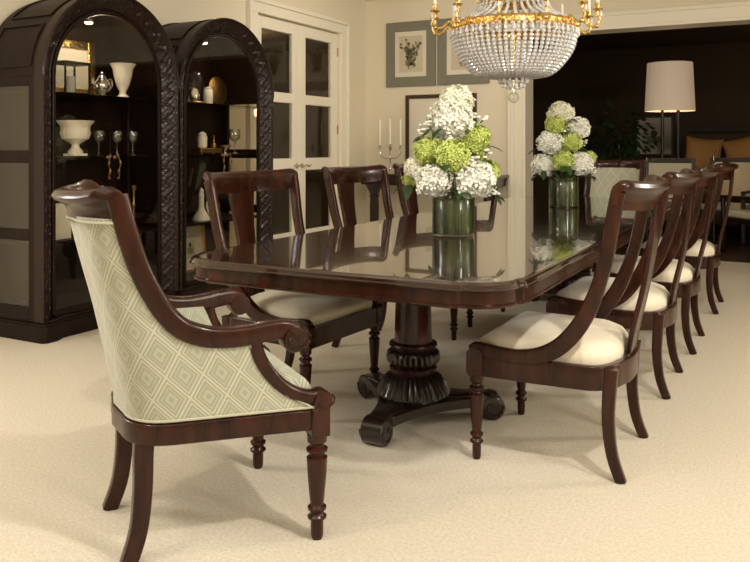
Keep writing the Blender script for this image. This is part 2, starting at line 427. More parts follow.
def make_armchair(seatlab=None):
    t = thing('armchair', 'x', 'armchair')
    zs = [.405, .43, .455, .506, .54, .571, .6, .615, .632, .636, .65, .665, .68, .71, .75, .79, .83, .875, .92, .96, 1.0]
    m = M(); rings = []; uvs = []
    for z in zs:
        o = aplan(z, 0); full = o+[V(p.x, -p.y) for p in o[:-1]][::-1]
        inn = aplan(z, .045, ff=interp(FF, z)-.004); fi = inn+[V(p.x, -p.y) for p in inn[:-1]][::-1]
        ring = [(p.x, p.y, z) for p in full]+[(p.x, p.y, z) for p in reversed(fi)]
        rings.append(ring)
        nO = len(full); cum = [0]
        for a, b in zip(full, full[1:]): cum.append(cum[-1]+(b-a).length)
        mid = cum[nO//2]
        u = [c_-mid for c_ in cum]; uvs += [(q, z) for q in u]+[(q, z+.03) for q in reversed(u)]
    b = len(m.v); m.loft(rings)
    for i, q in enumerate(uvs): m.uv[b+i] = q
    m.obj('upholstered_back', sage, t, angle=60)
    # piping along the outer edge
    for s in (-1, 1):
        p = [(aplan(z)[0].x-.004, s*aplan(z)[0].y*-1-.0, z) for z in zs]
        p = [(a, b_+(.003 if b_ > 0 else -.003), c_) for a, b_, c_ in p]
        M().tube(p, .0035, 6).obj('piping', piping, t)
    o = aplan(.408); full = o+[V(p.x, -p.y) for p in o[:-1]][::-1]
    M().tube([(p.x*1.006, p.y*1.01, .411) for p in full], .004, 6).obj('piping', piping, t)
    o = aplan(.998); full = o+[V(p.x, -p.y) for p in o[:-1]][::-1]
    M().tube([(p.x-.003, p.y*1.01, .99) for p in full], .004, 6).obj('piping', piping, t)
    # seat rail
    pl = aplan(.41); full = [V(.262, -.300)]+pl+[V(p.x, -p.y) for p in pl[:-1]][::-1]+[V(.262, .300)]
    # sagging lower edge: rail thicker at the rear
    P = [(p.x*.975, p.y*.965, .372) for p in full]
    M().sweep(P, rrect(.062, .034, .006), (0, 0, 1)).box((.245, -.29, .325), (.29, .29, .402)).obj('seat_rail', wood, t)
    # cushion
    c = M(); rings = []
    out = [(p.x, p.y) for p in aplan(.42, .05, ff=.262)]; out += [(x, -y) for x, y in out[:-1]][::-1]
    for rr, z in ((.99, .39), (1., .43), (.985, .462), (.93, .482), (.8, .495), (.5, .503), (.1, .505)):
        rings.append([((x-.0)*rr, y*rr, z) for x, y in out])
    b = len(c.v); c.loft(rings)
    for i in range(b, len(c.v)): c.uv[i] = (c.v[i][0]+.3, c.v[i][1])
    c.obj('seat_cushion', sage, t, angle=70)
    for s in (-1, 1):
        def sy(f, z):
            fb = interp(FB, z); wr = interp(WR, z)
            return s*(wr+(.315-wr)*max(0, min(1, (f-fb)/(.27-fb)))-.016)
        # rail: crest -> sweep -> arm
        R = [(-.318, 1.062), (-.302, 1.0), (-.282, .93), (-.258, .86), (-.225, .79), (-.185, .725), (-.135, .675), (-.07, .648), (.0, .640), (.07, .644), (.11, .650), (.16, .652), (.195, .640)]
        P = crom([(f, sy(f, z), z) for f, z in R], 4); n = len(P)
        sc = [(1, 1.0 if i < n*.5 else 1.0-.12*(i/n-.5)) for i in range(n)]
        M().sweep(P, rrect(.056, .060, .014, 4), (0, 1, 0), sc).obj('arm_rail', wood, t)
        # arm scroll
        y0 = sy(.2, .65)
        sc_ = M().lathe([(.020, -.036), (.036, -.034), (.038, -.028), (.038, .028), (.036, .034), (.020, .036)], 22, (.188, y0, .622), axis='y')
        sp = [(.188+(.004+.0036*k)*math.cos(k*.55), y0+s*.036, .622+(.004+.0036*k*.62)*math.sin(k*.55)) for k in range(14)]
        sc_.tube([(p[0], y0+s*.037, p[2]) for p in sp], .0035, 6)
        sc_.obj('arm_scroll', wood, t)
        Q = crom([(.07, sy(.07, .63), .640), (.078, sy(.08, .6), .595), (.098, sy(.1, .57), .550), (.135, sy(.13, .5), .500), (.185, sy(.18, .45), .460), (.235, sy(.23, .43), .440), (.278, sy(.25, .43), .436)], 5)
        M().sweep(Q, rrect(.050, .040, .012, 4), (0, 1, 0)).obj('arm_support', wood, t)
        y1 = s*.296
        sc_ = M().lathe([(.016, -.034), (.029, -.032), (.031, -.026), (.031, .026), (.029, .032), (.016, .034)], 22, (.276, y1, .427), axis='y')
        sp = [(.276+(.003+.003*k)*math.cos(k*.6), y1+s*.034, .427+(.003+.003*k*.62)*math.sin(k*.6)) for k in range(13)]
        sc_.tube(sp, .003, 6); sc_.obj('support_scroll', wood, t)
        b_ = M().box((.238, s*.296-.032, .318), (.298, s*.296+.032, .408)); b_.obj('corner_block', wood, t, bevel=.006)
        turned(.266, s*.294, 1.16, .322).obj('front_leg', wood, t)
        P = crom([(-.225, s*.170, .385), (-.232, s*.172, .31), (-.235, s*.178, .2), (-.248, s*.186, .09), (-.278, s*.195, .0)], 5)
        n = len(P); M().sweep(P, rrect(.046, .052, .008), (0, 1, 0), [1.15-.25*i/(n-1) for i in range(n)]).obj('rear_leg', wood, t)
    # crest
    rings = []; W = .272; n = 36
    base = [(.018, -.030), (.022, .0), (.022, .030), (.014, .052), (-.006, .064), (-.030, .066), (-.052, .056), (-.060, .042), (-.052, .030), (-.036, .024), (-.022, .014), (-.016, .0), (-.014, -.030)]
    for i in range(n+1):
        y = -W+2*W*i/n; u = y/W
        x0 = -.312-.098*(1-u**2); z0 = 1.012+.02*u**6
        k = 1. if abs(u) < .93 else max(.7, 1-((abs(u)-.93)/.07)**2*.3)
        rings.append([(x0+a*k, y, z0+b*k) for a, b in base])
    M().loft(rings).obj('crest_rail', wood, t)
    return t
ac = make_armchair()
fa = math.atan2(.811, .584)
ac.location = (-1.675, 1.985, 0); ac.rotation_euler = (0, 0, fa); ac['label'] = 'armchair in sage lattice fabric standing in the left foreground, seen from behind'
dup(ac, (-1.47, 7.35, 0), -PI/2, 'pale upholstered armchair facing the camera from the far end of the table')

# ------------------------------------------------------------------ dining table
TX0, TX1, TY0, TY1 = -2.19, -.770, 2.35, 6.98
def top_outline(ins=0., r=.145, step=.02, n=12):
    x0, x1, y0, y1 = TX0+ins, TX1-ins, TY0+ins, TY1-ins
    out = []
    for cx, cy, sx, sy, a0 in ((x1, y1, 1, 1, 0), (x0, y1, -1, 1, 90), (x0, y0, -1, -1, 180), (x1, y0, 1, -1, 270)):
        ax, ay = cx-sx*(r+step), cy-sy*(r+step)
        arc = [(ax+r*math.cos(math.radians(a0+90*i/n)), ay+r*math.sin(math.radians(a0+90*i/n))) for i in range(n+1)]
        def stepp(p, horizontal):
            return p
        # notch before and after the arc
        if a0 in (0, 180):
            pre = [(cx, ay-sy*.03), (cx-sx*.004, ay-sy*.010), (cx-sx*.018, ay-sy*.002)]
            post = [(ax-sx*.002, cy-sy*.018), (ax-sx*.010, cy-sy*.004), (ax-sx*.03, cy)]
        else:
            pre = [(ax-sx*.03, cy), (ax-sx*.010, cy-sy*.004), (ax-sx*.002, cy-sy*.018)]
            post = [(cx-sx*.018, ay-sy*.002), (cx-sx*.004, ay-sy*.010), (cx, ay-sy*.03)]
        out += pre+arc+post
    return out
tb = thing('dining_table', 'long glossy mahogany double-pedestal dining table under the chandelier', 'table', (-1.4975, 4.635, 0))
o_ = (-1.4975, 4.635)
def rel(pts): return [(x-o_[0], y-o_[1]) for x, y in pts]
m = M(); rings = []
for ins, z in ((.006, .729), (.0, .733), (.0, .738), (.004, .741), (.004, .751), (.008, .757), (.014, .760), (.016, .7602), (.03, .7602), (.10, .7602)):
    rings.append([(x, y, z) for x, y in rel(top_outline(ins))])
m.loft(rings); m.obj('tabletop', wood_top, tb, angle=12)
m = M(); rings = []
for ins, z in ((.016, .672), (.010, .676), (.010, .682), (.016, .686), (.016, .731)): rings.append([(x, y, z) for x, y in rel(top_outline(ins))])
m.loft(rings); m.obj('apron', wood, tb, angle=35)
def pedestal(cy, flip):
    t = tb; oy = cy-o_[1]; ox = .024
    m = M(); m.lathe([(.11, .674), (.11, .655), (.085, .645), (.078, .62), (.079, .5), (.083, .36), (.084, .345), (.105, .338), (.108, .328), (.09, .318), (.088, .310)][::-1], 32, (ox, oy, 0))
    col = m.obj('pedestal_column', wood, t)
    M().lathe([(.09, .312), (.108, .300), (.114, .28), (.110, .258), (.095, .242), (.09, .236)][::-1], 140, (ox, oy, 0), flute=(.245, .305, 28, .13)).obj('carved_collar', wood_dark, col)
    M().lathe([(.092, .24), (.105, .232), (.102, .214), (.098, .206)][::-1], 32, (ox, oy, 0)).obj('collar_band', wood, col)
    M().lathe([(.098, .208), (.118, .192), (.138, .160), (.156, .128), (.16, .118), (.135, .112), (.135, .095)][::-1], 180, (ox, oy, 0), flute=(.125, .195, 34, .11)).obj('gadrooned_bell', wood_dark, col)
    # tripod platform and scroll feet
    angs = [-90, 30, 150] if not flip else [90, 210, 330]
    R = .30; out = []
    for k in range(3):
        a = math.radians(angs[k]); a2 = math.radians(angs[(k+1) % 3])
        d = V(math.cos(a), math.sin(a)); q = V(-d.y, d.x)
        d2 = V(math.cos(a2), math.sin(a2)); q2 = V(-d2.y, d2.x)
        out.append(d*R-q*.055); out.append(d*R+q*.055)
        p1 = d*R+q*.055; p2 = d2*R-q2*.055; mid = (d+d2)*.115
        for i in range(1, 8):
            u = i/8; out.append(p1*(1-u)**2+mid*2*u*(1-u)+p2*u*u)
    pf = M().prism([(p.x+ox, p.y+oy) for p in out], .062, .105)
    plat = pf.obj('tripod_base', wood_dark, t, bevel=.006)
    for k in range(3):
        a = math.radians(angs[k]); d = V(math.cos(a), math.sin(a), 0); q = V(-d.y, d.x, 0); c0 = V(ox, oy, 0)
        m = M()
        P = crom([c0+d*.12+V(0, 0, .090), c0+d*.20+V(0, 0, .088), c0+d*.28+V(0, 0, .092), c0+d*.335+V(0, 0, .088)], 4)
        m.sweep(P, rrect(.092, .05, .010), q)
        # scroll: horizontal roll across the leg direction
        cen = c0+d*.345+V(0, 0, .056); rr = .056; rings = []
        for w_, k_ in ((-.052, .55), (-.050, .9), (-.045, 1.), (.045, 1.), (.050, .9), (.052, .55)):
            rings.append([cen+q*w_+d*(rr*k_*math.cos(2*PI*i/24))+V(0, 0, rr*k_*math.sin(2*PI*i/24)) for i in range(24)])
        m.loft(rings)
        for sgn in (-1, 1):
            m.tube([cen+q*sgn*.0525+d*((.004+.0034*j)*math.cos(j*.5))+V(0, 0, (.004+.0034*j)*math.sin(j*.5)) for j in range(14)], .004, 6)
        m.obj('scroll_foot', wood_dark, t)
pedestal(3.13, False); pedestal(6.14, True)

# ------------------------------------------------------------------ display cabinets
def arch_pts(hw, r, spring, z0, n=40):
    """inverted U in (y,z): up the -y side, around the arch, down the +y side"""
    pts = [(-hw, z0+(spring-z0)*i/30) for i in range(30)]
    pts += [(-r*math.cos(PI*i/n), spring+r*math.sin(PI*i/n)) for i in range(n+1)]
    pts += [(hw, spring-(spring-z0)*i/30) for i in range(1, 31)]
    return pts
def make_cabinet(label, yc):
    t = thing('display_cabinet', label, 'cabinet', (-4.30, yc, 0), 0, 'arched glass-door display cabinets')
    D0, D1, HW, SP = -.27, .245, .59, 1.64
    # base plinth with projecting front corners
    def plin(e, z0, z1, m):
        out = [(D0, -HW-e), (D1+.03+e, -HW-e), (D1+.055+e, -HW+.02), (D1+.055+e, -HW+.10), (D1+.02+e, -HW+.17), (D1+.02+e, HW-.17), (D1+.055+e, HW-.10), (D1+.055+e, HW-.02), (D1+.03+e, HW+e), (D0, HW+e)]
        m.prism(out, z0, z1)
    m = M(); plin(.004, 0, .10, m); plin(.0, .10, .115, m); plin(-.012, .115, .135, m)
    m.obj('plinth', wood_cab, t, bevel=.004)
    # sides: stiles and rails, panes
    for s in (-1, 1):
        m = M(); y0, y1 = (s*HW, s*(HW-.03)); y0, y1 = min(y0, y1), max(y0, y1)
        m.box((D0, y0, .13), (D0+.09, y1, SP)); m.box((D1-.09, y0, .13), (D1, y1, SP))
        for a, b in ((.13, .21), (.62, .69), (1.10, 1.18), (1.58, SP)): m.box((D0+.09, y0, a), (D1-.09, y1, b))
        sf = m.obj('side_frame', wood_cab, t, bevel=.005)
        for a, b in ((.21, .62), (.69, 1.10), (1.18, 1.58)):
            M().box((D0+.088, (y0+y1)/2-.003, a-.004), (D1-.088, (y0+y1)/2+.003, b+.004)).obj('side_pane', side_glass, sf, smooth=False)
    # barrel roof
    n = 40; rings = []
    for i in range(n+1):
        a = PI*i/n; c, sn = -math.cos(a), math.sin(a)
        rings.append([(D0, HW*c, SP+HW*sn), (D1, HW*c, SP+HW*sn), (D1, (HW-.03)*c, SP+(HW-.03)*sn), (D0, (HW-.03)*c, SP+(HW-.03)*sn)])
    m = M(); m.loft(rings)
    # raised panel mouldings on the barrel
    for a0, a1 in ((6, 34), (42, 86), (94, 138), (146, 174)):
        for x_ in (D0+.07, D1-.07):
            m.sweep([(x_, -(HW+.003)*math.cos(math.radians(a0+(a1-a0)*k/10)), SP+(HW+.003)*math.sin(math.radians(a0+(a1-a0)*k/10))) for k in range(11)], rrect(.016, .012, .004, 2), (1, 0, 0))
        for a in (a0, a1):
            a = math.radians(a); m.sweep([(D0+.07, -(HW+.003)*math.cos(a), SP+(HW+.003)*math.sin(a)), (D1-.07, -(HW+.003)*math.cos(a), SP+(HW+.003)*math.sin(a))], rrect(.016, .012, .004, 2), (0, math.sin(a), math.cos(a)))
    m.obj('barrel_roof', wood_cab, t, angle=30)
    # back panel
    m = M(); pts = arch_pts(HW-.031, HW-.031, SP, .13)
    m.loft([[(D0, y, z) for y, z in pts], [(D0+.02, y, z) for y, z in pts]]); m.obj('back_panel', wood_cab, t, smooth=False)
    # carved splayed surround
    outer = arch_pts(HW+.002, HW+.002, SP, .13, 150); inner = arch_pts(.478, .478, SP, .13, 150)
    def dens(P, k):
        o = []
        for a, b in zip(P, P[1:]):
            for i in range(k): o.append((a[0]+(b[0]-a[0])*i/k, a[1]+(b[1]-a[1])*i/k))
        return o+[P[-1]]
    # densify straight parts
    def build(P):
        s1 = dens(P[:31], 6); mid = P[31:31+149]; s2 = dens(P[-31:], 6)
        return s1+mid+s2
    O, I = build(outer), build(inner)
    rows = []; cum = 0; nA = len(O); K = 14
    for i in range(nA):
        if i: cum += math.hypot(O[i][0]-O[i-1][0], O[i][1]-O[i-1][1])
        ring = []
        for k in range(K+1):
            u = k/K
            y = O[i][0]+(I[i][0]-O[i][0])*u; z = O[i][1]+(I[i][1]-O[i][1])*u
            x = D1+.052-.075*u
            if .14 < u < .86:
                v = (u-.5)/.36; ph = cum*2*PI/.115
                stem = math.exp(-((v-.55*math.sin(ph))/.22)**2)
                lf = max(0, math.sin(ph*3+v*5))*max(0, math.cos(ph*2-v*7))
                x += .011*stem+.013*lf-.010
            elif u > .05 and u < .95: x += .004
            ring.append((x, y, z))
        # closed ring behind
        ring += [(D1-.035, I[i][0], I[i][1]), (D1-.035, O[i][0]*.998, O[i][1])]
        rows.append(ring)
    m = M(); m.loft(rows); m.obj('carved_surround', wood_carve, t, angle=50)
    # edge beads
    m = M()
    m.tube([(D1+.052, y, z) for y, z in outer], .009, 8); m.obj('outer_bead', wood_carve, t)
    # two doors meeting in the middle
    xd = D1-.018
    for s in (-1, 1):
        def U(hw, r, z0):
            P = [(s*hw, z0+(SP-z0)*i/10) for i in range(10)]
            r2 = r
            P += [(s*r*math.cos(PI/2*i/24), SP+r*math.sin(PI/2*i/24)) for i in range(25)]
            return P
        A = None
        m = M(); m.sweep([(xd, y, z) for y, z in U(.464, .464, .15)], rrect(.02, .026, .005, 2), (1, 0, 0))
        m.box((xd-.01, min(s*.003, s*.46), .14), (xd+.01, max(s*.003, s*.47), .175))
        d = m.obj('door', wood_cab, t)
        g = M(); pts = [(s*.002, .17)]+[(s*.456, .17)]+[(p[0], p[1]) for p in U(.456, .456, .18)]
        g.loft([[(xd-.003, y, z) for y, z in pts], [(xd+.003, y, z) for y, z in pts]]); g.obj('door_pane', cab_glass, d, smooth=False)
        h = M(); yh = s*.03
        h.lathe([(.012, 0), (.013, .01), (.006, .015), (.006, .03)], 10, (xd+.004, yh, 1.13), axis='x')
        h.tube(crom([(xd+.034, yh, 1.15), (xd+.04, yh+s*.012, 1.12), (xd+.042, yh+s*.022, 1.08), (xd+.04, yh+s*.008, 1.04), (xd+.036, yh+s*.016, 1.0), (xd+.034, yh+s*.002, .985)], 5), [.006+.003*math.sin(i*.9) for i in range(26)], 8)
        h.obj('door_handle', bronze, d)
    for k, (z, mt) in enumerate(((1.55, shelf_glass), (1.14, shelf_glass), (.60, wood_cab))):
        th = .010 if k < 2 else .018
        M().box((D0+.022, -HW+.034, z-th), (D1-.05, HW-.034, z)).obj('shelf', mt, t, smooth=False, bevel=.001)
    M().box((D0+.022, -HW+.034, .136), (D1-.05, HW-.034, .16)).obj('bottom_board', wood_cab, t, smooth=False)
    dl = M().lathe([(.006, .02), (.006, .15)], 8, (.02, .0, SP+.41)).lathe([(.034, .012), (.034, .03), (.01, .034)], 16, (.02, .0, SP+.41)).obj('downlight', bronze, t)
    M().lathe([(.02, 0), (.028, .008), (.028, .013)], 16, (.02, .0, SP+.41)).obj('lamp_lens', bulb, dl)
    return t
cab1 = make_cabinet('arched dark display cabinet at the left edge, holding a white urn and gilt-framed picture', 3.83)
cab2 = make_cabinet('arched dark display cabinet beside the white glass doors, holding a glass dome', 5.03)

# ------------------------------------------------------------------ cabinet contents
S1, S2, S3, S4 = 1.5505, 1.1405, .6005, .1605
def frame_pic(name, label, cat, loc, rz, w, h, fw, fmat, tilt=0., art=None, depth=.03, matw=0., bevel=.004, group=None):
    """picture facing local +x, base at z=0"""
    t = thing(name, label, cat, loc, rz, group); t.rotation_euler = (0, tilt, rz)
    m = M()
    m.box((0, -w/2, 0), (depth, -w/2+fw, h)); m.box((0, w/2-fw, 0), (depth, w/2, h)); m.box((0, -w/2+fw, 0), (depth, w/2-fw, fw)); m.box((0, -w/2+fw, h-fw), (depth, w/2-fw, h))
    m.obj('picture_frame', fmat, t, bevel=bevel)
    M().box((.002, -w/2+fw, fw), (depth*.4, w/2-fw, h-fw)).obj('mat_board', mat_board, t, smooth=False)
    if art: art(t, depth*.4+.0008, w-2*fw-2*matw, h-2*fw-2*matw, h/2)
    return t
def botanical(seed):
    def f(t, x, w, h, zc):
        rnd = random.Random(seed)
        M().box((x-.001, -w/2, zc-h/2), (x+.001, w/2, zc+h/2)).obj('print_sheet', paper, t, smooth=False)
        m = M(); x += .002
        for k in range(14):
            a = rnd.uniform(-.9, .9); L = h*rnd.uniform(.35, .82); y0 = rnd.uniform(-.12, .12)*w; z0 = zc-h*.42
            P = [(x, y0+math.sin(a)*L*u*u*.45, z0+L*u) for u in [i/6 for i in range(7)]]
            m.m = 2; m.tube(P, .0022*h/.4, 4)
            for j in range(8):
                u = rnd.uniform(.15, .95); c = (x+.0005, y0+math.sin(a)*L*u*u*.45+rnd.uniform(-.03, .03)*w*3, z0+L*u)
                m.m = rnd.choice([0, 2, 2]); r = rnd.uniform(.03, .06)*w
                an = rnd.uniform(0, PI)
                m.loft([[(c[0]+dx, c[1]+r*math.cos(an)*math.cos(q)*1.6-r*math.sin(an)*math.sin(q)*.6, c[2]+r*math.sin(an)*math.cos(q)*1.6+r*math.cos(an)*math.sin(q)*.6) for q in [2*PI*i/8 for i in range(8)]] for dx in (0, .0006)])
            c = P[-1]; m.m = rnd.choice([1, 0, 2, 0]); r = rnd.uniform(.04, .075)*w
            m.loft([[(c[0]+dx, c[1]+r*(1+.25*math.cos(5*q))*math.cos(q), c[2]+r*(1+.25*math.cos(5*q))*math.sin(q)) for q in [2*PI*i/20 for i in range(20)]] for dx in (0.001, .0016)])
        m.obj('botanical_drawing', [ink_dark, ink_red, ink_green], t, smooth=False)
    return f
def smallprint(t, x, w, h, zc):
    M().box((x-.001, -w/2, zc-h/2), (x+.001, w/2, zc+h/2)).obj('print_sheet', paper, t, smooth=False)
    m = M(); m.box((x+.001, -w*.3, zc-h*.3), (x+.0018, w*.3, zc-h*.02)); m.m = 1; m.ball((x+.001, 0, zc+h*.1), w*.16, 10, 6)
    m.v = [(min(v[0], x+.002), v[1], v[2]) for v in m.v]
    m.obj('landscape_drawing', [ink_green, ink_dark], t, smooth=False)
frame_pic('framed_picture', 'gilt-framed picture leaning on the top shelf of the left cabinet', 'picture', (-4.47, 3.80, S1+.002), 0, .50, .40, .058, gold, -.06, None, .03)
def lath(name, label, cat, loc, prof, mt, seg=20, flute=None, group=None, extra=None):
    t = thing(name, label, cat, loc, 0, group); return t
v_ = thing('porcelain_vase', 'white flared vase on the top shelf of the left cabinet', 'vase', (-4.22, 4.085, S1))
M().lathe([(.042, 0), (.045, .008), (.025, .025), (.022, .045), (.045, .09), (.062, .15), (.072, .21), (.088, .238), (.093, .245), (.086, .245), (.068, .20), (.02, .08)], 28).obj('vase_body', porcelain, v_)
u_ = thing('pedestal_urn', 'white fluted pedestal urn on the middle shelf of the left cabinet', 'urn', (-4.22, 3.665, S2))
M().box((-.055, -.055, 0), (.055, .055, .016)).obj('square_base', porcelain, u_, bevel=.003)
M().lathe([(.048, .016), (.05, .03), (.028, .055), (.024, .075), (.045, .092), (.085, .115), (.098, .15), (.092, .178), (.095, .20), (.118, .226), (.122, .235), (.114, .236), (.088, .20), (.03, .12)], 48, flute=(.095, .21, 22, .06)).obj('urn_bowl', porcelain, u_)
def goblet_mesh():
    g = M(); g.lathe([(.034, 0), (.034, .003), (.008, .010), (.005, .02), (.005, .06), (.009, .066), (.005, .072), (.012, .085), (.035, .10), (.044, .125), (.042, .155), (.038, .172), (.036, .172), (.040, .15), (.041, .126), (.03, .104), (.004, .09)], 18)
    return g
GG = 'stemmed glass goblets in the cabinets'
gob = tag(goblet_mesh().obj('wine_goblet', goblet_glass), 'stemmed goblet beside the white urn, leftmost of the three in the left cabinet', 'goblet', GG); gob.location = (-4.22, 3.865, S2)
for y, lab in ((4.03, 'stemmed goblet in the middle of the three goblets of the left cabinet'), (4.18, 'stemmed goblet at the right of the three goblets of the left cabinet')):
    g = gob.copy(); COL.objects.link(g); g.location = (-4.22, y, S2); g['label'] = lab
g = gob.copy(); COL.objects.link(g); g.location = (-4.25, 5.40, S2); g.scale = (1.1, 1.1, 1.25); g['label'] = 'tall stemmed goblet on the middle shelf of the right cabinet'
hl = thing('glass_lantern', 'square glass lantern with dark rim in front of the gilt frame', 'lantern', (-4.26, 3.655, S1))
M().box((-.08, -.11, 0), (.08, .11, .012)).obj('lantern_base', black_m, hl, bevel=.002)
M().loft([[(-.072, -.10, .012), (.072, -.10, .012), (.072, .10, .012), (-.072, .10, .012)], [(-.072, -.10, .20), (.072, -.10, .20), (.072, .10, .20), (-.072, .10, .20)]]).obj('glass_body', goblet_glass, hl, smooth=False)
M().box((-.08, -.11, .20), (.08, .11, .218)).obj('lantern_rim', black_m, hl, bevel=.002)
for x in (-.072, .072):
    for y in (-.10, .10): M().box((x-.005, y-.005, .012), (x+.005, y+.005, .20)).obj('lantern_post', black_m, hl)
lc = tag(M().lathe([(.03, 0), (.032, .01), (.032, .10), (.028, .11)], 16).obj('pillar_candle', candlew), 'ivory pillar candle inside the glass lantern', 'candle'); lc.location = (-4.26, 3.655, S1+.013)
tp = thing('silver_teapot', 'small silver teapot beside the white vase on the top shelf', 'teapot', (-4.20, 3.875, S1))
M().lathe([(.034, 0), (.036, .006), (.02, .014), (.045, .035), (.056, .065), (.052, .095), (.03, .118), (.028, .122), (.03, .126), (.02, .142), (.007, .15), (.010, .160), (.002, .172)], 24).obj('pot_body', silver, tp)
M().tube(crom([(0, -.045, .055), (0, -.075, .075), (0, -.085, .11), (0, -.10, .135)]), [.013, .012, .012, .011, .010, .010, .009, .009, .008, .008, .007, .007, .007, .006, .006, .006, .006, .006, .006], 8).obj('spout', silver, tp)
M().tube(crom([(0, .042, .10), (0, .075, .125), (0, .092, .095), (0, .08, .06), (0, .045, .045)]), .005, 8).obj('pot_handle', silver, tp)
def candlestick(label, loc, h, mt, candle=0., group=None):
    t = thing('candlestick', label, 'candlestick', loc, 0, group)
    M().lathe([(.045, 0), (.045, .006), (.02, .018), (.010, .03), (.016, .045), (.008, .06), (.010, h*.5), (.018, h*.55), (.008, h*.6), (.009, h*.88), (.018, h*.93), (.02, h), (.012, h)], 20).obj('stick_body', mt, t)
    return t
candlestick('tall brass candlestick on the lower shelf of the left cabinet', (-4.20, 4.17, S3), .32, brass)
bx = tag(M().box((-.05, -.09, 0), (.05, .09, .23)).obj('card_box', paper_white, bevel=.004), 'upright cream box on the lower shelf of the left cabinet', 'box'); bx.location = (-4.22, 3.50, S3)
bw = thing('porcelain_bowl', 'white porcelain bowl on a stand on the lower shelf of the left cabinet', 'bowl', (-4.27, 3.86, S3))
M().lathe([(.05, 0), (.05, .01), (.03, .03), (.03, .16), (.05, .20), (.10, .25), (.13, .30), (.125, .30), (.09, .25), (.02, .21)], 28).obj('bowl_body', porcelain, bw)
# right cabinet
cl = thing('glass_dome', 'clear glass dome over a small clock in the right cabinet', 'glass dome', (-4.25, 4.875, S1))
M().lathe([(.095, 0), (.098, .008), (.09, .016)], 28).obj('dome_base', brass, cl)
M().lathe([(.085, .016), (.085, .16), (.08, .20), (.062, .235), (.035, .255), (.004, .262)], 28).obj('dome_cover', glass, cl)
ck = thing('mantel_clock', 'tiny brass clock standing under the glass dome', 'clock', (-4.25, 4.875, S1+.017))
M().box((-.02, -.03, 0), (.02, .03, .02)).obj('clock_foot', brass, ck, bevel=.003)
M().lathe([(.04, -.012), (.045, -.01), (.045, .01), (.04, .012)], 24, (0, 0, .066), axis='x').obj('clock_case', brass, ck)
M().lathe([(.036, .0121), (.036, .014)], 24, (0, 0, .066), axis='x').obj('clock_face', porcelain, ck)
b2 = tag(M().lathe([(.036, 0), (.04, .005), (.04, .12), (.035, .126), (.037, .14), (.002, .15)], 20).obj('lidded_canister', porcelain), 'ivory lidded canister between the glass dome and the round plate', 'canister'); b2.location = (-4.26, 5.06, S1)
pl = thing('round_plate', 'gold-rimmed round plate standing on edge in the right cabinet', 'plate', (-4.30, 5.235, S1+.008)); pl.rotation_euler = (0, -.12, 0)
M().lathe([(.085, 0), (.095, .006), (.118, .014), (.12, .018), (.115, .02)], 36, (0, 0, .121), axis='x').obj('plate_rim', brass, pl)
M().lathe([(.094, .004), (.094, .013)], 36, (0, 0, .121), axis='x').obj('plate_center', porcelain, pl)
M().box((-.03, -.05, -.008), (.05, .05, .004)).obj('plate_stand', black_m, pl, bevel=.002)
iw = thing('brass_tray', 'brass tray on feet on the middle shelf of the right cabinet', 'tray', (-4.24, 5.06, S2))
M().box((-.05, -.17, .012), (.05, .10, .05)).obj('tray_body', brass, iw, bevel=.004)
M().box((-.05, -.17, 0), (-.03, -.15, .012)).box((.03, -.17, 0), (.05, -.15, .012)).box((-.05, .08, 0), (-.03, .10, .012)).box((.03, .08, 0), (.05, .10, .012)).obj('tray_feet', brass, iw)
jr = tag(M().lathe([(.03, 0), (.038, .008), (.04, .09), (.032, .105), (.034, .115), (.02, .128), (.002, .135)], 20).obj('ginger_jar', porcelain), 'ivory ginger jar standing on the brass tray', 'jar'); jr.location = (-4.24, 4.965, S2+.051)
sm = tag(M().lathe([(.02, 0), (.022, .03), (.008, .045), (.006, .09), (.012, .10), (.002, .108)], 14).obj('brass_bell', brass), 'small brass bell on the tray beside the ginger jar', 'bell'); sm.location = (-4.24, 5.11, S2+.051)
sb = tag(M().lathe([(.03, 0), (.03, .006), (.012, .02), (.03, .045), (.055, .07), (.056, .076), (.05, .074), (.005, .04)], 22).obj('silver_bowl', silver), 'small silver footed bowl beside the brass tray', 'bowl'); sb.location = (-4.23, 5.235, S2)
dc = thing('porcelain_decanter', 'white long-necked decanter on the lower shelf of the right cabinet', 'decanter', (-4.22, 4.93, S3))
M().lathe([(.068, 0), (.073, .01), (.068, .03), (.045, .065), (.028, .09), (.022, .12), (.020, .20), (.024, .22), (.018, .225)], 28).obj('decanter_body', porcelain, dc)
M().lathe([(.014, .225), (.02, .24), (.014, .255), (.002, .27)], 16).obj('stopper', porcelain, dc)
p2 = thing('porcelain_plate', 'white plate standing on edge beside the decanter in the right cabinet', 'plate', (-4.34, 5.22, S3+.002)); p2.rotation_euler = (0, -.15, 0); p2.scale = (.68, .68, .68)
M().lathe([(.07, 0), (.10, .012), (.13, .018), (.125, .022), (.07, .006)], 36, (0, 0, .132), axis='x').obj('plate_disc', porcelain, p2)
frame_pic('framed_picture', 'small gilt-framed landscape at the bottom of the right cabinet', 'picture', (-4.36, 4.96, S4+.004), 0, .36, .42, .03, gold, -.08, smallprint, .025, .09)
fg = tag(M().lathe([(.05, 0), (.05, .01), (.022, .03), (.04, .07), (.03, .12), (.016, .15), (.022, .18), (.002, .20)], 18).obj('brass_figurine', brass), 'small brass ornament in front of the framed landscape in the right cabinet', 'ornament'); fg.location = (-4.15, 4.86, S4)

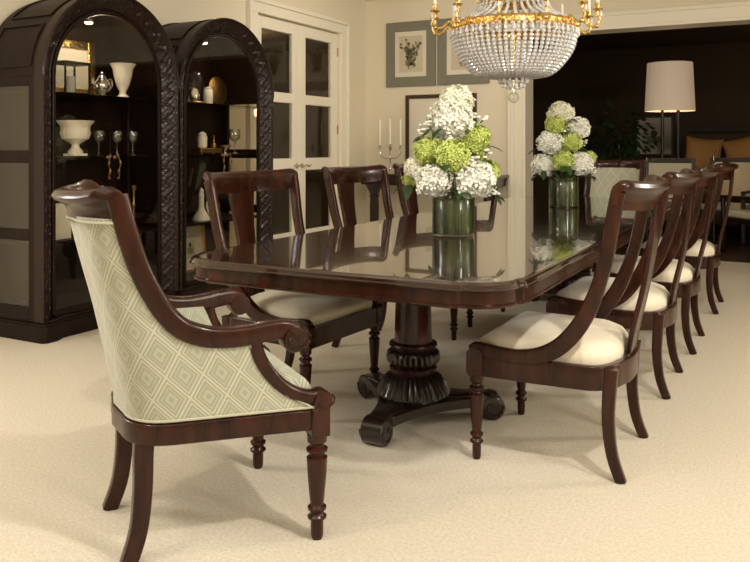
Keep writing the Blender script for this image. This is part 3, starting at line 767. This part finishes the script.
# ------------------------------------------------------------------ pictures on the back wall
frame_pic('framed_print', 'grey-framed botanical print hanging above the candelabra, left of the pair', 'picture', (-4.005, YB-.001, 1.925), -PI/2, .65, .775, .115, grey_frame, 0, botanical(3), .028, .055)
frame_pic('framed_print', 'grey-framed botanical print partly behind the chandelier, right of the pair', 'picture', (-3.335, YB-.001, 1.925), -PI/2, .64, .775, .115, grey_frame, 0, botanical(9), .028, .055)
frame_pic('framed_print', 'dark walnut-framed print hanging low behind the nearer flowers', 'picture', (-3.62, YB-.001, 1.0), -PI/2, .90, .82, .045, dark_frame, 0, smallprint, .028, .22)
# console table
cs = thing('console_table', 'dark carved console table against the back wall under the pictures', 'console table', (-3.63, 8.20, 0))
M().box((-.86, -.22, .855), (.86, .22, .89)).obj('console_top', wood_dark, cs, bevel=.006)
M().box((-.82, -.19, .76), (.82, .20, .855)).obj('console_apron', wood_dark, cs, bevel=.004)
for x in (-.70, .72):
    M().lathe([(.05, 0), (.055, .03), (.05, .06), (.062, .08), (.05, .10), (.052, .30), (.055, .52), (.05, .60), (.064, .62), (.05, .64), (.075, .70), (.10, .742), (.105, .76)], 24, (x, -.08, 0), flute=(.12, .58, 12, .1)).obj('console_leg', wood_dark, cs)
cd = thing('candelabra', 'silver three-branch candelabra with ivory candles on the console', 'candelabra', (-4.13, 8.14, .89))
M().lathe([(.06, 0), (.06, .006), (.03, .015), (.012, .03), (.02, .05), (.009, .07), (.008, .16), (.018, .175), (.009, .19), (.008, .26), (.016, .28), (.022, .295), (.012, .30)], 18).obj('candelabra_stem', silver, cd)
for s in (-1, 0, 1):
    q = 1 if s else 0
    a = M()
    if s: a.tube(crom([(0, 0, .20), (s*.05, 0, .175), (s*.11, 0, .20), (s*.135, 0, .25), (s*.135, 0, .285)]), .006, 8)
    a.lathe([(.006, .285), (.03, .292), (.03, .296), (.014, .30), (.016, .33), (.012, .33)], 14, (s*.135, 0, .0 if s else .012))
    ar = a.obj('branch', silver, cd)
    M().lathe([(.0105, .33), (.0105, .62), (.004, .628), (.0015, .64)], 12, (s*.135, 0, 0 if s else .012)).obj('candle', candlew, ar)

# ------------------------------------------------------------------ flower arrangements
def floret_head(r, n, seed, mt):
    rnd = random.Random(seed); m = M()
    m.ball((0, 0, 0), r*.80, 14, 10, .9)
    g = PI*(3-5**.5)
    for i in range(n):
        z = 1-2*(i+.5)/n; rad = math.sqrt(1-z*z); a = g*i
        d = V(rad*math.cos(a), rad*math.sin(a), z*.9)
        d = d+V(rnd.uniform(-.06, .06), rnd.uniform(-.06, .06), rnd.uniform(-.06, .06)); nrm = d.normalized()
        c = d*r*rnd.uniform(.80, 1.02)*(1+.06*math.sin(5*a+seed)*rad)
        u = nrm.orthogonal().normalized(); u = Matrix.Rotation(rnd.uniform(0, 6.28), 3, nrm) @ u; w = nrm.cross(u)
        s = r*rnd.uniform(.20, .28)
        tl = V(rnd.uniform(-.5, .5), rnd.uniform(-.5, .5), rnd.uniform(-.5, .5))
        nn = (nrm+tl).normalized()
        u = (u-nn*u.dot(nn)).normalized(); w = nn.cross(u)
        for k in range(4):
            a2 = k*PI/2; p = u*math.cos(a2)+w*math.sin(a2); q = u*math.cos(a2+PI/2)+w*math.sin(a2+PI/2)
            b = len(m.v)
            m.v += [tuple(c), tuple(c+p*s*.6+q*s*.38+nn*s*.28), tuple(c+p*s*1.05+nn*s*.04), tuple(c+p*s*.6-q*s*.38+nn*s*.28)]
            m.face((b, b+1, b+2, b+3))
    return m
HEADS = {}
def head_obj(kind, parent):
    if kind not in HEADS:
        o = floret_head(1., 170, len(HEADS)+3, None).obj('flower_head', {'w': white_fl, 'g': green_fl, 'c': cream_fl}[kind], parent, smooth=False)
        HEADS[kind] = o; return o
    o = HEADS[kind].copy(); COL.objects.link(o); o.parent = parent; return o
def leaf_mesh(L, W):
    m = M(); n = 8
    for sgn in (0,):
        rows = []
        for i in range(n+1):
            u = i/n; w_ = W*math.sin(PI*min(1, u*.96+.02))**.8; zz = -.35*L*u*u
            rows.append([(L*u, -w_, zz+.15*w_), (L*u, 0, zz), (L*u, w_, zz+.15*w_), (L*u, w_*.98, zz+.15*w_-.0015), (L*u, 0, zz-.0015), (L*u, -w_*.98, zz+.15*w_-.0015)])
        m.loft(rows)
    return m
LEAF = [None]
def leaf_obj(parent, loc, rz, ry, sc):
    if LEAF[0] is None: o = leaf_mesh(.11, .026).obj('leaf', leafm, parent); LEAF[0] = o
    else: o = LEAF[0].copy(); COL.objects.link(o); o.parent = parent
    o.location = loc; o.rotation_euler = (0, ry, rz); o.scale = (sc, sc, sc); return o
# view-facing frame of the arrangement: right/forward axes in plan
RT = V(.883, .470); FW = V(-.470, .883)
def arrangement(base, heads, sprigs, seed, where, vh=.205):
    bx_, by_ = base
    v = thing('cylinder_vase', 'clear cylinder vase with green leaf lining %s' % where, 'vase', (bx_, by_, .7605))
    m = M(); m.lathe([(.100, 0), (.106, .003), (.106, vh), (.102, vh), (.102, .010), (.002, .010)], 40); m.obj('glass_cylinder', vase_glass, v)
    M().lathe([(.097, .012), (.099, .02), (.099, vh-.03), (.094, vh-.02)], 36).obj('leaf_lining', vase_green, v)
    rnd = random.Random(seed); i = 0
    for (r_, f_, z, rad, kind, lab) in heads:
        p = RT*r_+FW*f_; L = thing('hydrangea', lab+' '+where, 'flower', (bx_+p.x, by_+p.y, z), rnd.uniform(0, 6), 'hydrangeas '+where)
        h = head_obj(kind, L); h.scale = (rad, rad, rad*.95); h.rotation_euler = (rnd.uniform(-.3, .3), rnd.uniform(-.3, .3), 0); h.location = (0, 0, 0)
        # stem towards the vase mouth (in the thing's own rotated frame)
        R = Matrix.Rotation(-L.rotation_euler.z, 3, 'Z')
        k = .45
        tgt = R @ V(-p.x*(1-.25), -p.y*(1-.25), (.7605+vh-.03)-z)
        M().tube([(0, 0, -rad*.6), tuple(V(tgt.x*.6, tgt.y*.6, tgt.z*.6-rad*.2)), tuple(tgt)], .0045, 6).obj('stem', stemm, L)
        for q in range(2 if z < 1.25 else 1):
            a = rnd.uniform(0, 6.28)
            leaf_obj(L, (math.cos(a)*rad*.7, math.sin(a)*rad*.7, -rad*.45), a, rnd.uniform(.0, .5), rnd.uniform(.7, 1.))
    for (r_, f_, z, lab) in sprigs:
        p = RT*r_+FW*f_; L = thing('filler_sprig', lab+' '+where, 'flower sprig', (bx_+p.x, by_+p.y, z), 0, 'small white sprigs '+where)
        m = M(); st = M()
        for k in range(9):
            d = V(rnd.uniform(-1, 1), rnd.uniform(-1, 1), rnd.uniform(-.7, 1))*.032
            for kk in range(5):
                a = 2*PI*kk/5; m.ball((d.x+.006*math.cos(a), d.y+.006*math.sin(a), d.z), .0062, 6, 4)
            st.tube([(0, 0, -.03), tuple(d)], .0012, 4)
        o = m.obj('blossom', white_fl, L)
        st.tube([(0, 0, -.03), (-p.x*.5, -p.y*.5, (.95-z)*.6), (-p.x*.8, -p.y*.8, .7605+vh-.02-z)], .002, 5).obj('sprig_stem', stemm, L)
        leaf_obj(L, (0, 0, -.03), math.atan2(p.y, p.x)+.5, .2, .55); leaf_obj(L, (0, 0, -.035), math.atan2(p.y, p.x)-.9, .4, .5)
H1 = [(.012, .0, 1.425, .088, 'c', 'creamy white hydrangea at the very top'),
      (-.008, -.05, 1.338, .100, 'w', 'large bright white hydrangea just below the top'),
      (.105, -.03, 1.240, .078, 'g', 'lime green hydrangea at the upper right'),
      (-.018, -.115, 1.155, .086, 'g', 'lime green hydrangea at the front centre'),
      (-.128, -.05, 1.185, .074, 'g', 'lime green hydrangea at the upper left'),
      (-.100, -.09, 1.040, .090, 'w', 'white hydrangea at the bottom left'),
      (.092, -.10, 1.045, .100, 'w', 'large white hydrangea at the bottom right'),
      (.175, .02, 1.075, .062, 'g', 'small lime green hydrangea at the right edge'),
      (-.185, .0, 1.10, .060, 'c', 'small cream hydrangea at the left edge'),
      (.0, .10, 1.30, .085, 'w', 'white hydrangea hidden at the upper back'),
      (-.09, .11, 1.18, .085, 'w', 'white hydrangea at the left back'),
      (.09, .12, 1.15, .085, 'g', 'green hydrangea at the right back'),
      (.0, .13, 1.03, .09, 'w', 'white hydrangea at the low back'),
      (-.205, .06, 1.035, .045, 'g', 'little green hydrangea at the low left edge')]
Sp1 = [(-.155, -.02, 1.285, 'white sprig at the upper left'), (.085, -.10, 1.13, 'white sprig at the centre right'), (.15, -.03, 1.165, 'white sprig at the right'), (.205, -.02, .99, 'white sprig drooping at the low right'), (.125, .0, 1.34, 'white sprig at the upper right'), (-.115, -.06, 1.32, 'white sprig beside the top bloom'), (.03, -.16, 1.02, 'white sprig low at the front'), (-.04, -.08, 1.245, 'white sprig between green and white blooms')]
arrangement((-1.475, 3.60), H1, Sp1, 5, 'in the nearer vase')
H2 = [(-.015, .0, 1.45, .092, 'c', 'rounded white hydrangea at the very top'),
      (-.075, -.06, 1.36, .078, 'g', 'lime green hydrangea at the upper left'),
      (.095, -.02, 1.34, .090, 'w', 'white hydrangea at the upper right'),
      (-.11, -.05, 1.235, .094, 'w', 'white hydrangea at the middle left'),
      (.035, -.09, 1.235, .074, 'g', 'lime green hydrangea at the middle front'),
      (-.03, -.11, 1.10, .080, 'g', 'lime green hydrangea at the low front'),
      (-.15, -.03, 1.07, .085, 'w', 'white hydrangea at the bottom left'),
      (.10, -.08, 1.08, .092, 'w', 'white hydrangea at the bottom right'),
      (.175, .0, 1.12, .062, 'g', 'lime green hydrangea at the right edge'),
      (.0, .10, 1.30, .09, 'w', 'white hydrangea at the upper back'),
      (.0, .12, 1.12, .09, 'g', 'green hydrangea at the low back')]
Sp2 = [(.02, -.08, 1.33, 'white sprig at the upper centre'), (-.20, .0, 1.02, 'white sprig at the low left'), (.19, -.02, 1.02, 'white sprig drooping at the low right'), (.14, .0, 1.22, 'white sprig at the right')]
arrangement((-1.465, 5.70), H2, Sp2, 8, 'in the farther vase', .215)

# ------------------------------------------------------------------ chandelier
CX, CY = -1.49, 4.60
ch = thing('chandelier', 'gilt and crystal basket chandelier hanging over the table', 'chandelier', (CX, CY, 0))
def band(r, z0, z1, th=.012, n=72):
    m = M(); m.lathe([(r-.004, z0), (r+th*.6, z0+.004), (r+th, z0+.012), (r+th*.5, (z0+z1)/2), (r+th, z1-.012), (r+th*.6, z1-.004), (r-.004, z1)], n)
    # open it up: remove caps
    m.f = [f for f in m.f if len(f) == 4]; m.mi = m.mi[:len(m.f)]
    for k in range(n//2):
        a = 2*PI*k/(n//2); m.ball((math.cos(a)*(r+th), math.sin(a)*(r+th), (z0+z1)/2), (z1-z0)*.24, 6, 4)
    return m
band(.362, 1.900, 1.958).obj('gilt_ring', gold, ch)
band(.20, 2.07, 2.12, n=48).obj('gilt_crown', gold, ch)
M().tube([(0, 0, 1.62), (0, 0, 2.2), (0, 0, 2.99)], .012, 10).lathe([(.02, 2.9), (.05, 2.93), (.075, 2.97), (.08, 2.995)], 20).lathe([(.02, 2.15), (.05, 2.18), (.03, 2.24), (.045, 2.30), (.02, 2.36)], 16).obj('hanging_rod', gold, ch)
sp_ = M()
for k in range(8):
    a = 2*PI*k/8; c, s_ = math.cos(a), math.sin(a)
    sp_.tube([(c*.365, s_*.365, 1.935), (c*.20, s_*.20, 1.96), (0, 0, 1.98)], .006, 6); sp_.tube([(c*.2, s_*.2, 2.10), (0, 0, 2.14)], .005, 6)
sp_.obj('support_spokes', gold, ch)
BK = crom([(.366, 0, 1.905), (.368, 0, 1.86), (.350, 0, 1.79), (.306, 0, 1.72), (.235, 0, 1.652), (.15, 0, 1.632), (.08, 0, 1.63)], 8)
def resample(P, step):
    out = [P[0].copy()]; acc = 0
    for a, b in zip(P, P[1:]):
        L = (b-a).length; pos = step-acc
        while pos <= L: out.append(a.lerp(b, pos/L)); pos += step
        acc = (acc+L) % step
    return out
def strand(P, step, r, seg=6):
    m = M()
    for p in resample(P, step):
        k = r
        m.lathe([(k*.15, -k*1.05), (k, -k*.35), (k, k*.35), (k*.15, k*1.05)], seg, tuple(p))
    m.tube([tuple(p) for p in P], .0012, 4)
    return m
s0 = strand(BK, .0235, .0125).obj('crystal_strand', crystal, ch, smooth=False)
for k in range(1, 64):
    o = s0.copy(); COL.objects.link(o); o.parent = ch; o.rotation_euler = (0, 0, 2*PI*k/64)
UP = crom([(.205, 0, 2.08), (.225, 0, 2.03), (.285, 0, 1.99), (.362, 0, 1.955)], 6)
s1 = strand(UP, .022, .0105).obj('crystal_strand', crystal, ch, smooth=False)
for k in range(1, 36):
    o = s1.copy(); COL.objects.link(o); o.parent = ch; o.rotation_euler = (0, 0, 2*PI*k/36)
UP2 = crom([(.05, 0, 2.34), (.08, 0, 2.26), (.14, 0, 2.17), (.2, 0, 2.12)], 5)
u0 = strand(UP2, .022, .0105).obj('crown_strand', crystal, ch, smooth=False)
for k in range(1, 28):
    o = u0.copy(); COL.objects.link(o); o.parent = ch; o.rotation_euler = (0, 0, 2*PI*k/28)
def drop(r, L):
    m = M(); m.lathe([(r*.1, 0), (r*.5, -L*.25), (r, -L*.68), (r*.7, -L*.9), (r*.1, -L)], 6); return m
dm = drop(.011, .05)
d0 = None
for rr, z, n in ((.085, 1.635, 14), (.065, 1.61, 12), (.04, 1.60, 8)):
    for k in range(n):
        a = 2*PI*k/n+z
        if d0 is None: d0 = dm.obj('pendant_drop', crystal, ch, smooth=False); o = d0
        else: o = d0.copy(); COL.objects.link(o); o.parent = ch
        o.location = (rr*math.cos(a), rr*math.sin(a), z)
for k in range(48):
    a = 2*PI*(k+.5)/48; o = d0.copy(); COL.objects.link(o); o.parent = ch; o.location = (.385*math.cos(a), .385*math.sin(a), 1.908); o.scale = (.9, .9, .9)
M().tube([(0, 0, 1.62), (0, 0, 1.535)], .002, 6).ball((0, 0, 1.503), .034, 12, 8).obj('crystal_ball', goblet_glass, ch, smooth=False)
M().lathe([(.03, 1.633), (.085, 1.638), (.085, 1.645), (.03, 1.65)], 24).obj('bottom_plate', gold, ch)
# candle arms
am = M(); am.sweep(crom([(.375, 0, 1.93), (.41, 0, 1.95), (.45, 0, 1.915), (.49, 0, 1.915), (.508, 0, 1.955), (.492, 0, 1.98), (.495, 0, 2.005)], 5), circ(.0085, 8), (0, 1, 0))
am.lathe([(.010, 0), (.026, .008), (.030, .014), (.012, .02), (.016, .035), (.019, .05), (.014, .052)], 14, (.495, 0, 2.0))
am.ball((.49, 0, 1.915), .014, 8, 6); am.ball((.38, 0, 1.93), .018, 8, 6)
cm = M().lathe([(.010, 2.052), (.010, 2.13), (.004, 2.137)], 10, (.495, 0, -.004))
dm2 = drop(.010, .04)
first = None
for k in range(12):
    a = 2*PI*(k+.3)/12
    if first is None:
        ar = am.obj('candle_arm', gold, ch); cn = cm.obj('candle', candlew, ar); dp = dm2.obj('arm_drop', crystal, ar, smooth=False); dp.location = (.514, 0, 2.005); first = ar
    else:
        ar = first.copy(); COL.objects.link(ar); ar.parent = ch
        for q in first.children: c_ = q.copy(); COL.objects.link(c_); c_.parent = ar
    ar.rotation_euler = (0, 0, a)

# ------------------------------------------------------------------ living room things
lp = thing('floor_lamp', 'tall floor lamp with a pale drum shade glowing in the dark room', 'lamp', (-1.36, 10.6, 0))
m = M(); n = 96
rings = []
for r0, z in ((.305, 1.66), (.275, 2.275), (.271, 2.275), (.301, 1.66)):
    rings.append([((r0+.0025*math.cos(i*24*2*PI/n))*math.cos(2*PI*i/n), (r0+.0025*math.cos(i*24*2*PI/n))*math.sin(2*PI*i/n), z) for i in range(n)])
m.loft(rings, True, False, True); m.obj('lamp_shade', shade_m, lp)
M().lathe([(.17, 0), (.17, .02), (.03, .03)], 28).obj('lamp_base', black_m, lp)
M().lathe([(.02, .03), (.02, 1.9)], 12, (-.09, 0, 0)).obj('lamp_pole', black_m, lp)
M().lathe([(.02, .03), (.02, 1.9)], 12, (.10, 0, 0)).obj('lamp_pole', black_m, lp)
M().box((-.11, -.01, 1.86), (.12, .01, 1.89)).box((-.29, -.004, 1.87), (.29, .004, 1.88)).obj('shade_bracket', black_m, lp)
so = thing('sofa', 'long dark brown sofa with ochre cushions along the back of the far room', 'sofa', (.1, 12.1, 0))
sm_ = M(); sm_.box((-1.5, -.45, .12), (1.5, .35, .42)); sm_.obj('sofa_base', sofa_m, so, bevel=.03)
M().box((-1.5, .32, .3), (1.5, .55, 1.42)).obj('sofa_back', sofa_m, so, bevel=.05)
M().box((-1.7, -.45, .1), (-1.5, .55, .75)).obj('sofa_arm', sofa_m, so, bevel=.05); M().box((1.5, -.45, .1), (1.7, .55, .75)).obj('sofa_arm', sofa_m, so, bevel=.05)
for x in (-.745, .745): M().box((x-.73, -.46, .42), (x+.73, .3, .58)).obj('seat_pad', sofa_m, so, bevel=.04)
M().box((-1.65, -.4, 0), (-1.6, -.35, .1)).box((1.6, -.4, 0), (1.65, -.35, .1)).box((-1.65, .45, 0), (-1.6, .5, .1)).box((1.6, .45, 0), (1.65, .5, .1)).obj('sofa_feet', black_m, so)
th_ = tag(M().box((-1.35, 12.36, 1.425), (-.55, 12.68, 1.46)).obj('folded_throw', blue_m, bevel=.015), 'dark folded throw lying over the top of the sofa back', 'throw')
def pillow(w, h, d):
    m = M(); n = 14; rings = []
    for side in (1, -1):
        pass
    top = []
    for j in range(n+1):
        row = []
        for i in range(n+1):
            u, v = -1+2*i/n, -1+2*j/n
            t_ = d*.5*max(0, (1-u**4)*(1-v**4))**.55
            k = 1-.06*(1-abs(u*v))
            row.append((u*w/2*(1-.07*(1-v*v)), t_, v*h/2*(1-.07*(1-u*u))))
        top.append(row)
    m.loft([list(r) for r in top], closed=False); m.loft([[(x, -y, z) for x, y, z in r][::-1] for r in top], closed=False)
    return m
PG = 'ochre cushions on the far sofa'
pp = tag(pillow(.5, .5, .2).obj('sofa_cushion', pillow_m), 'ochre cushion at the left end of the far sofa, beside the floor lamp', 'cushion', PG)
for i, (x, y, z, ry, lab) in enumerate([(-1.12, 12.24, .83, .1, None), (-.56, 12.20, .84, -.25, 'ochre cushion second from the left on the far sofa'), (.02, 12.24, .83, .15, 'ochre cushion third from the left on the far sofa'), (.62, 12.22, .84, -.1, 'ochre cushion near the right edge of the photo on the far sofa')]):
    o = pp if i == 0 else pp.copy()
    if i: COL.objects.link(o); o['label'] = lab
    o.location = (x, y-.02, z+.22); o.rotation_euler = (-.15, ry, 0); o.scale = (1, 1, 1.15)
frame_pic('framed_print', 'dim framed picture on the far dark wall left of the floor lamp', 'picture', (-2.05, 13.999, 1.05), -PI/2, .62, .68, .03, dark_frame, 0, smallprint, .025, .1)
fp = thing('potted_tree', 'shadowy potted tree in the dark room behind the farther vase', 'plant', (-2.3, 12.2, 0))
M().lathe([(.15, 0), (.2, .3), (.21, .4), (.19, .4), (.17, .3)], 20).obj('plant_pot', black_m, fp)
M().tube([(0, 0, .3), (.03, .02, .8), (0, 0, 1.25)], .025, 8).obj('trunk', wood_dark, fp)
m = M(); rnd = random.Random(4)
for k in range(260):
    d = V(rnd.gauss(0, 1), rnd.gauss(0, 1), rnd.gauss(0, .8)); d.normalize(); c0 = d*rnd.uniform(.15, .5)+V(0, 0, 1.35); q = d.orthogonal().normalized()*.035; e = V(d.x, d.y, d.z-.5).normalized()*.11
    b = len(m.v); m.v += [tuple(c0), tuple(c0+e*.5+q), tuple(c0+e), tuple(c0+e*.5-q)]; m.face((b, b+1, b+2, b+3))
m.obj('foliage', leafm, fp, smooth=False)
# lounge chairs in the far room
def lounge(label, loc, rz):
    t = thing('lounge_chair', label, 'chair', loc, rz, 'dark framed chairs in the far room')
    for s in (-1, 1):
        M().sweep(crom([(-.30, s*.27, 0), (-.25, s*.27, .4), (-.27, s*.27, .75), (-.33, s*.27, 1.06)]), rrect(.04, .04, .006), (0, 1, 0)).obj('back_post', wood_dark, t)
        M().box((.24, s*.27-.02, 0), (.28, s*.27+.02, .64)).obj('front_leg', wood_dark, t, bevel=.004)
        M().box((-.28, s*.27-.022, .62), (.30, s*.27+.022, .655)).obj('armrest', wood_dark, t, bevel=.006)
    M().box((-.34, -.25, 1.0), (-.30, .25, 1.06)).obj('back_rail', wood_dark, t, bevel=.006); M().box((-.28, -.25, .52), (-.245, .25, .57)).obj('back_rail', wood_dark, t, bevel=.006)
    M().loft([[(-.335, -.25, 1.0), (-.30, -.25, 1.0), (-.30, .25, 1.0), (-.335, .25, 1.0)], [(-.275, -.25, .57), (-.235, -.25, .57), (-.235, .25, .57), (-.275, .25, .57)]]).obj('back_panel', sheer, t, smooth=False)
    M().box((-.26, -.25, .34), (.27, .25, .40)).obj('seat_frame', wood_dark, t, bevel=.004)
    M().box((-.24, -.245, .40), (.26, .245, .48)).obj('seat_pad', sheer, t, bevel=.025)
    return t
lc0 = lounge('pale-backed chair in the far room just past the far dining armchair', (-1.32, 10.0, 0), -PI/2)
dup(lc0, (-.72, 10.9, 0), -PI/2-.2, 'dark-framed pale chair in the far room behind the right-hand chair row')
dup(lc0, (-.30, 9.75, 0), PI*.75, 'dark-framed chair in the far room cut by the right edge of the photo')
st_ = thing('side_table', 'small dark side table in the far room carrying a candlestick', 'table', (-.83, 10.45, 0))
M().lathe([(.2, .80), (.2, .83)], 28).obj('table_top', wood_dark, st_); M().lathe([(.15, 0), (.15, .02), (.02, .04), (.02, .80)], 20).obj('table_stem', wood_dark, st_)
candlestick('slim silver candlestick on the side table in the far room', (-.83, 10.45, .83), .33, silver)

# ------------------------------------------------------------------ lights
def area(name, loc, target, size, power, color=(1, .9, .76), sy=None, spread=None):
    l = bpy.data.lights.new(name, 'AREA'); l.energy = power; l.color = color; l.size = size
    if sy: l.shape = 'RECTANGLE'; l.size_y = sy
    if spread: l.spread = math.radians(spread)
    o = bpy.data.objects.new(name, l); COL.objects.link(o); o.location = loc
    o.rotation_euler = (Vector(target)-Vector(loc)).to_track_quat('-Z', 'Y').to_euler(); return o
def point(name, loc, power, color=(1, .8, .55), r=.03):
    l = bpy.data.lights.new(name, 'POINT'); l.energy = power; l.color = color; l.shadow_soft_size = r
    o = bpy.data.objects.new(name, l); COL.objects.link(o); o.location = loc; return o
area('side_light_right', (2.85, 1.6, 1.9), (-1.2, 3.4, .5), .9, 82, (1, .96, .9), 1.2)  # added light inside the solid right wall, no window; angle follows chair shadows
area('side_light_far', (2.85, 5.6, 2.0), (-1.2, 3.5, .3), .6, 75, (1, .93, .82), .9)  # second added light on the windowless right wall, for the other chair shadow
area('side_light_left', (-4.45, 1.3, 1.7), (-1.5, 1.6, .2), .6, 42, (1, .97, .93), 1.0)  # added light off to the left, no window; angle follows armchair leg shadow
area('ceiling_fill', (-1.0, -.6, 2.95), (-1.0, -.6, 0), 3.0, 60, (1, .95, .88), 3.4)  # added overhead fill standing in for ceiling bounce, no fixture there
area('ceiling_fill', (-3.2, 6.6, 2.95), (-4.0, 7.6, 1.0), 1.0, 38, (1, .9, .74), 2.0)  # added fill to brighten the far walls, no fixture there
area('ceiling_spot', (.6, 1.6, 2.9), (-1.8, 3.6, .8), .16, 55, (1, .95, .87))
area('ceiling_spot', (-2.4, .4, 2.9), (-4.2, 4.4, 1.0), .3, 30, (1, .93, .82))
for yc in (3.83, 5.03): point('cabinet_light', (-4.16, yc, 2.0), 6, (1, .86, .66), .03)
point('lamp_bulb', (-1.36, 10.6, 2.0), 18, (1, .65, .35), .05)
point('living_fill', (1.4, 12.9, 1.9), 14, (1, .65, .35), .1)  # added point light to lift the far room's wall, no lamp stands here
point('hall_fill', (-6.0, 7.6, 2.2), 22, (1, .8, .55), .1)  # added fill so the hall shows through the door glass
wd = bpy.data.worlds.new('world'); scn.world = wd; wd.use_nodes = True
wd.node_tree.nodes['Background'].inputs[0].default_value = (1, .85, .65, 1); wd.node_tree.nodes['Background'].inputs[1].default_value = .05

# ------------------------------------------------------------------ camera
cam = bpy.data.cameras.new('camera'); co = bpy.data.objects.new('camera', cam); COL.objects.link(co)
A = math.atan(415/780)
co.location = (0, 0, 1.2); co.rotation_euler = (PI/2, 0, A)
cam.sensor_width = 36; cam.lens = 36*780/750; cam.shift_y = -(281-147)/750; cam.clip_end = 60; cam.clip_start = .05
scn.camera = co
scn.view_settings.view_transform = 'Standard'; scn.view_settings.look = 'None'; scn.view_settings.gamma = 1; scn.view_settings.use_curve_mapping = False
scn.view_settings.exposure = 0.0
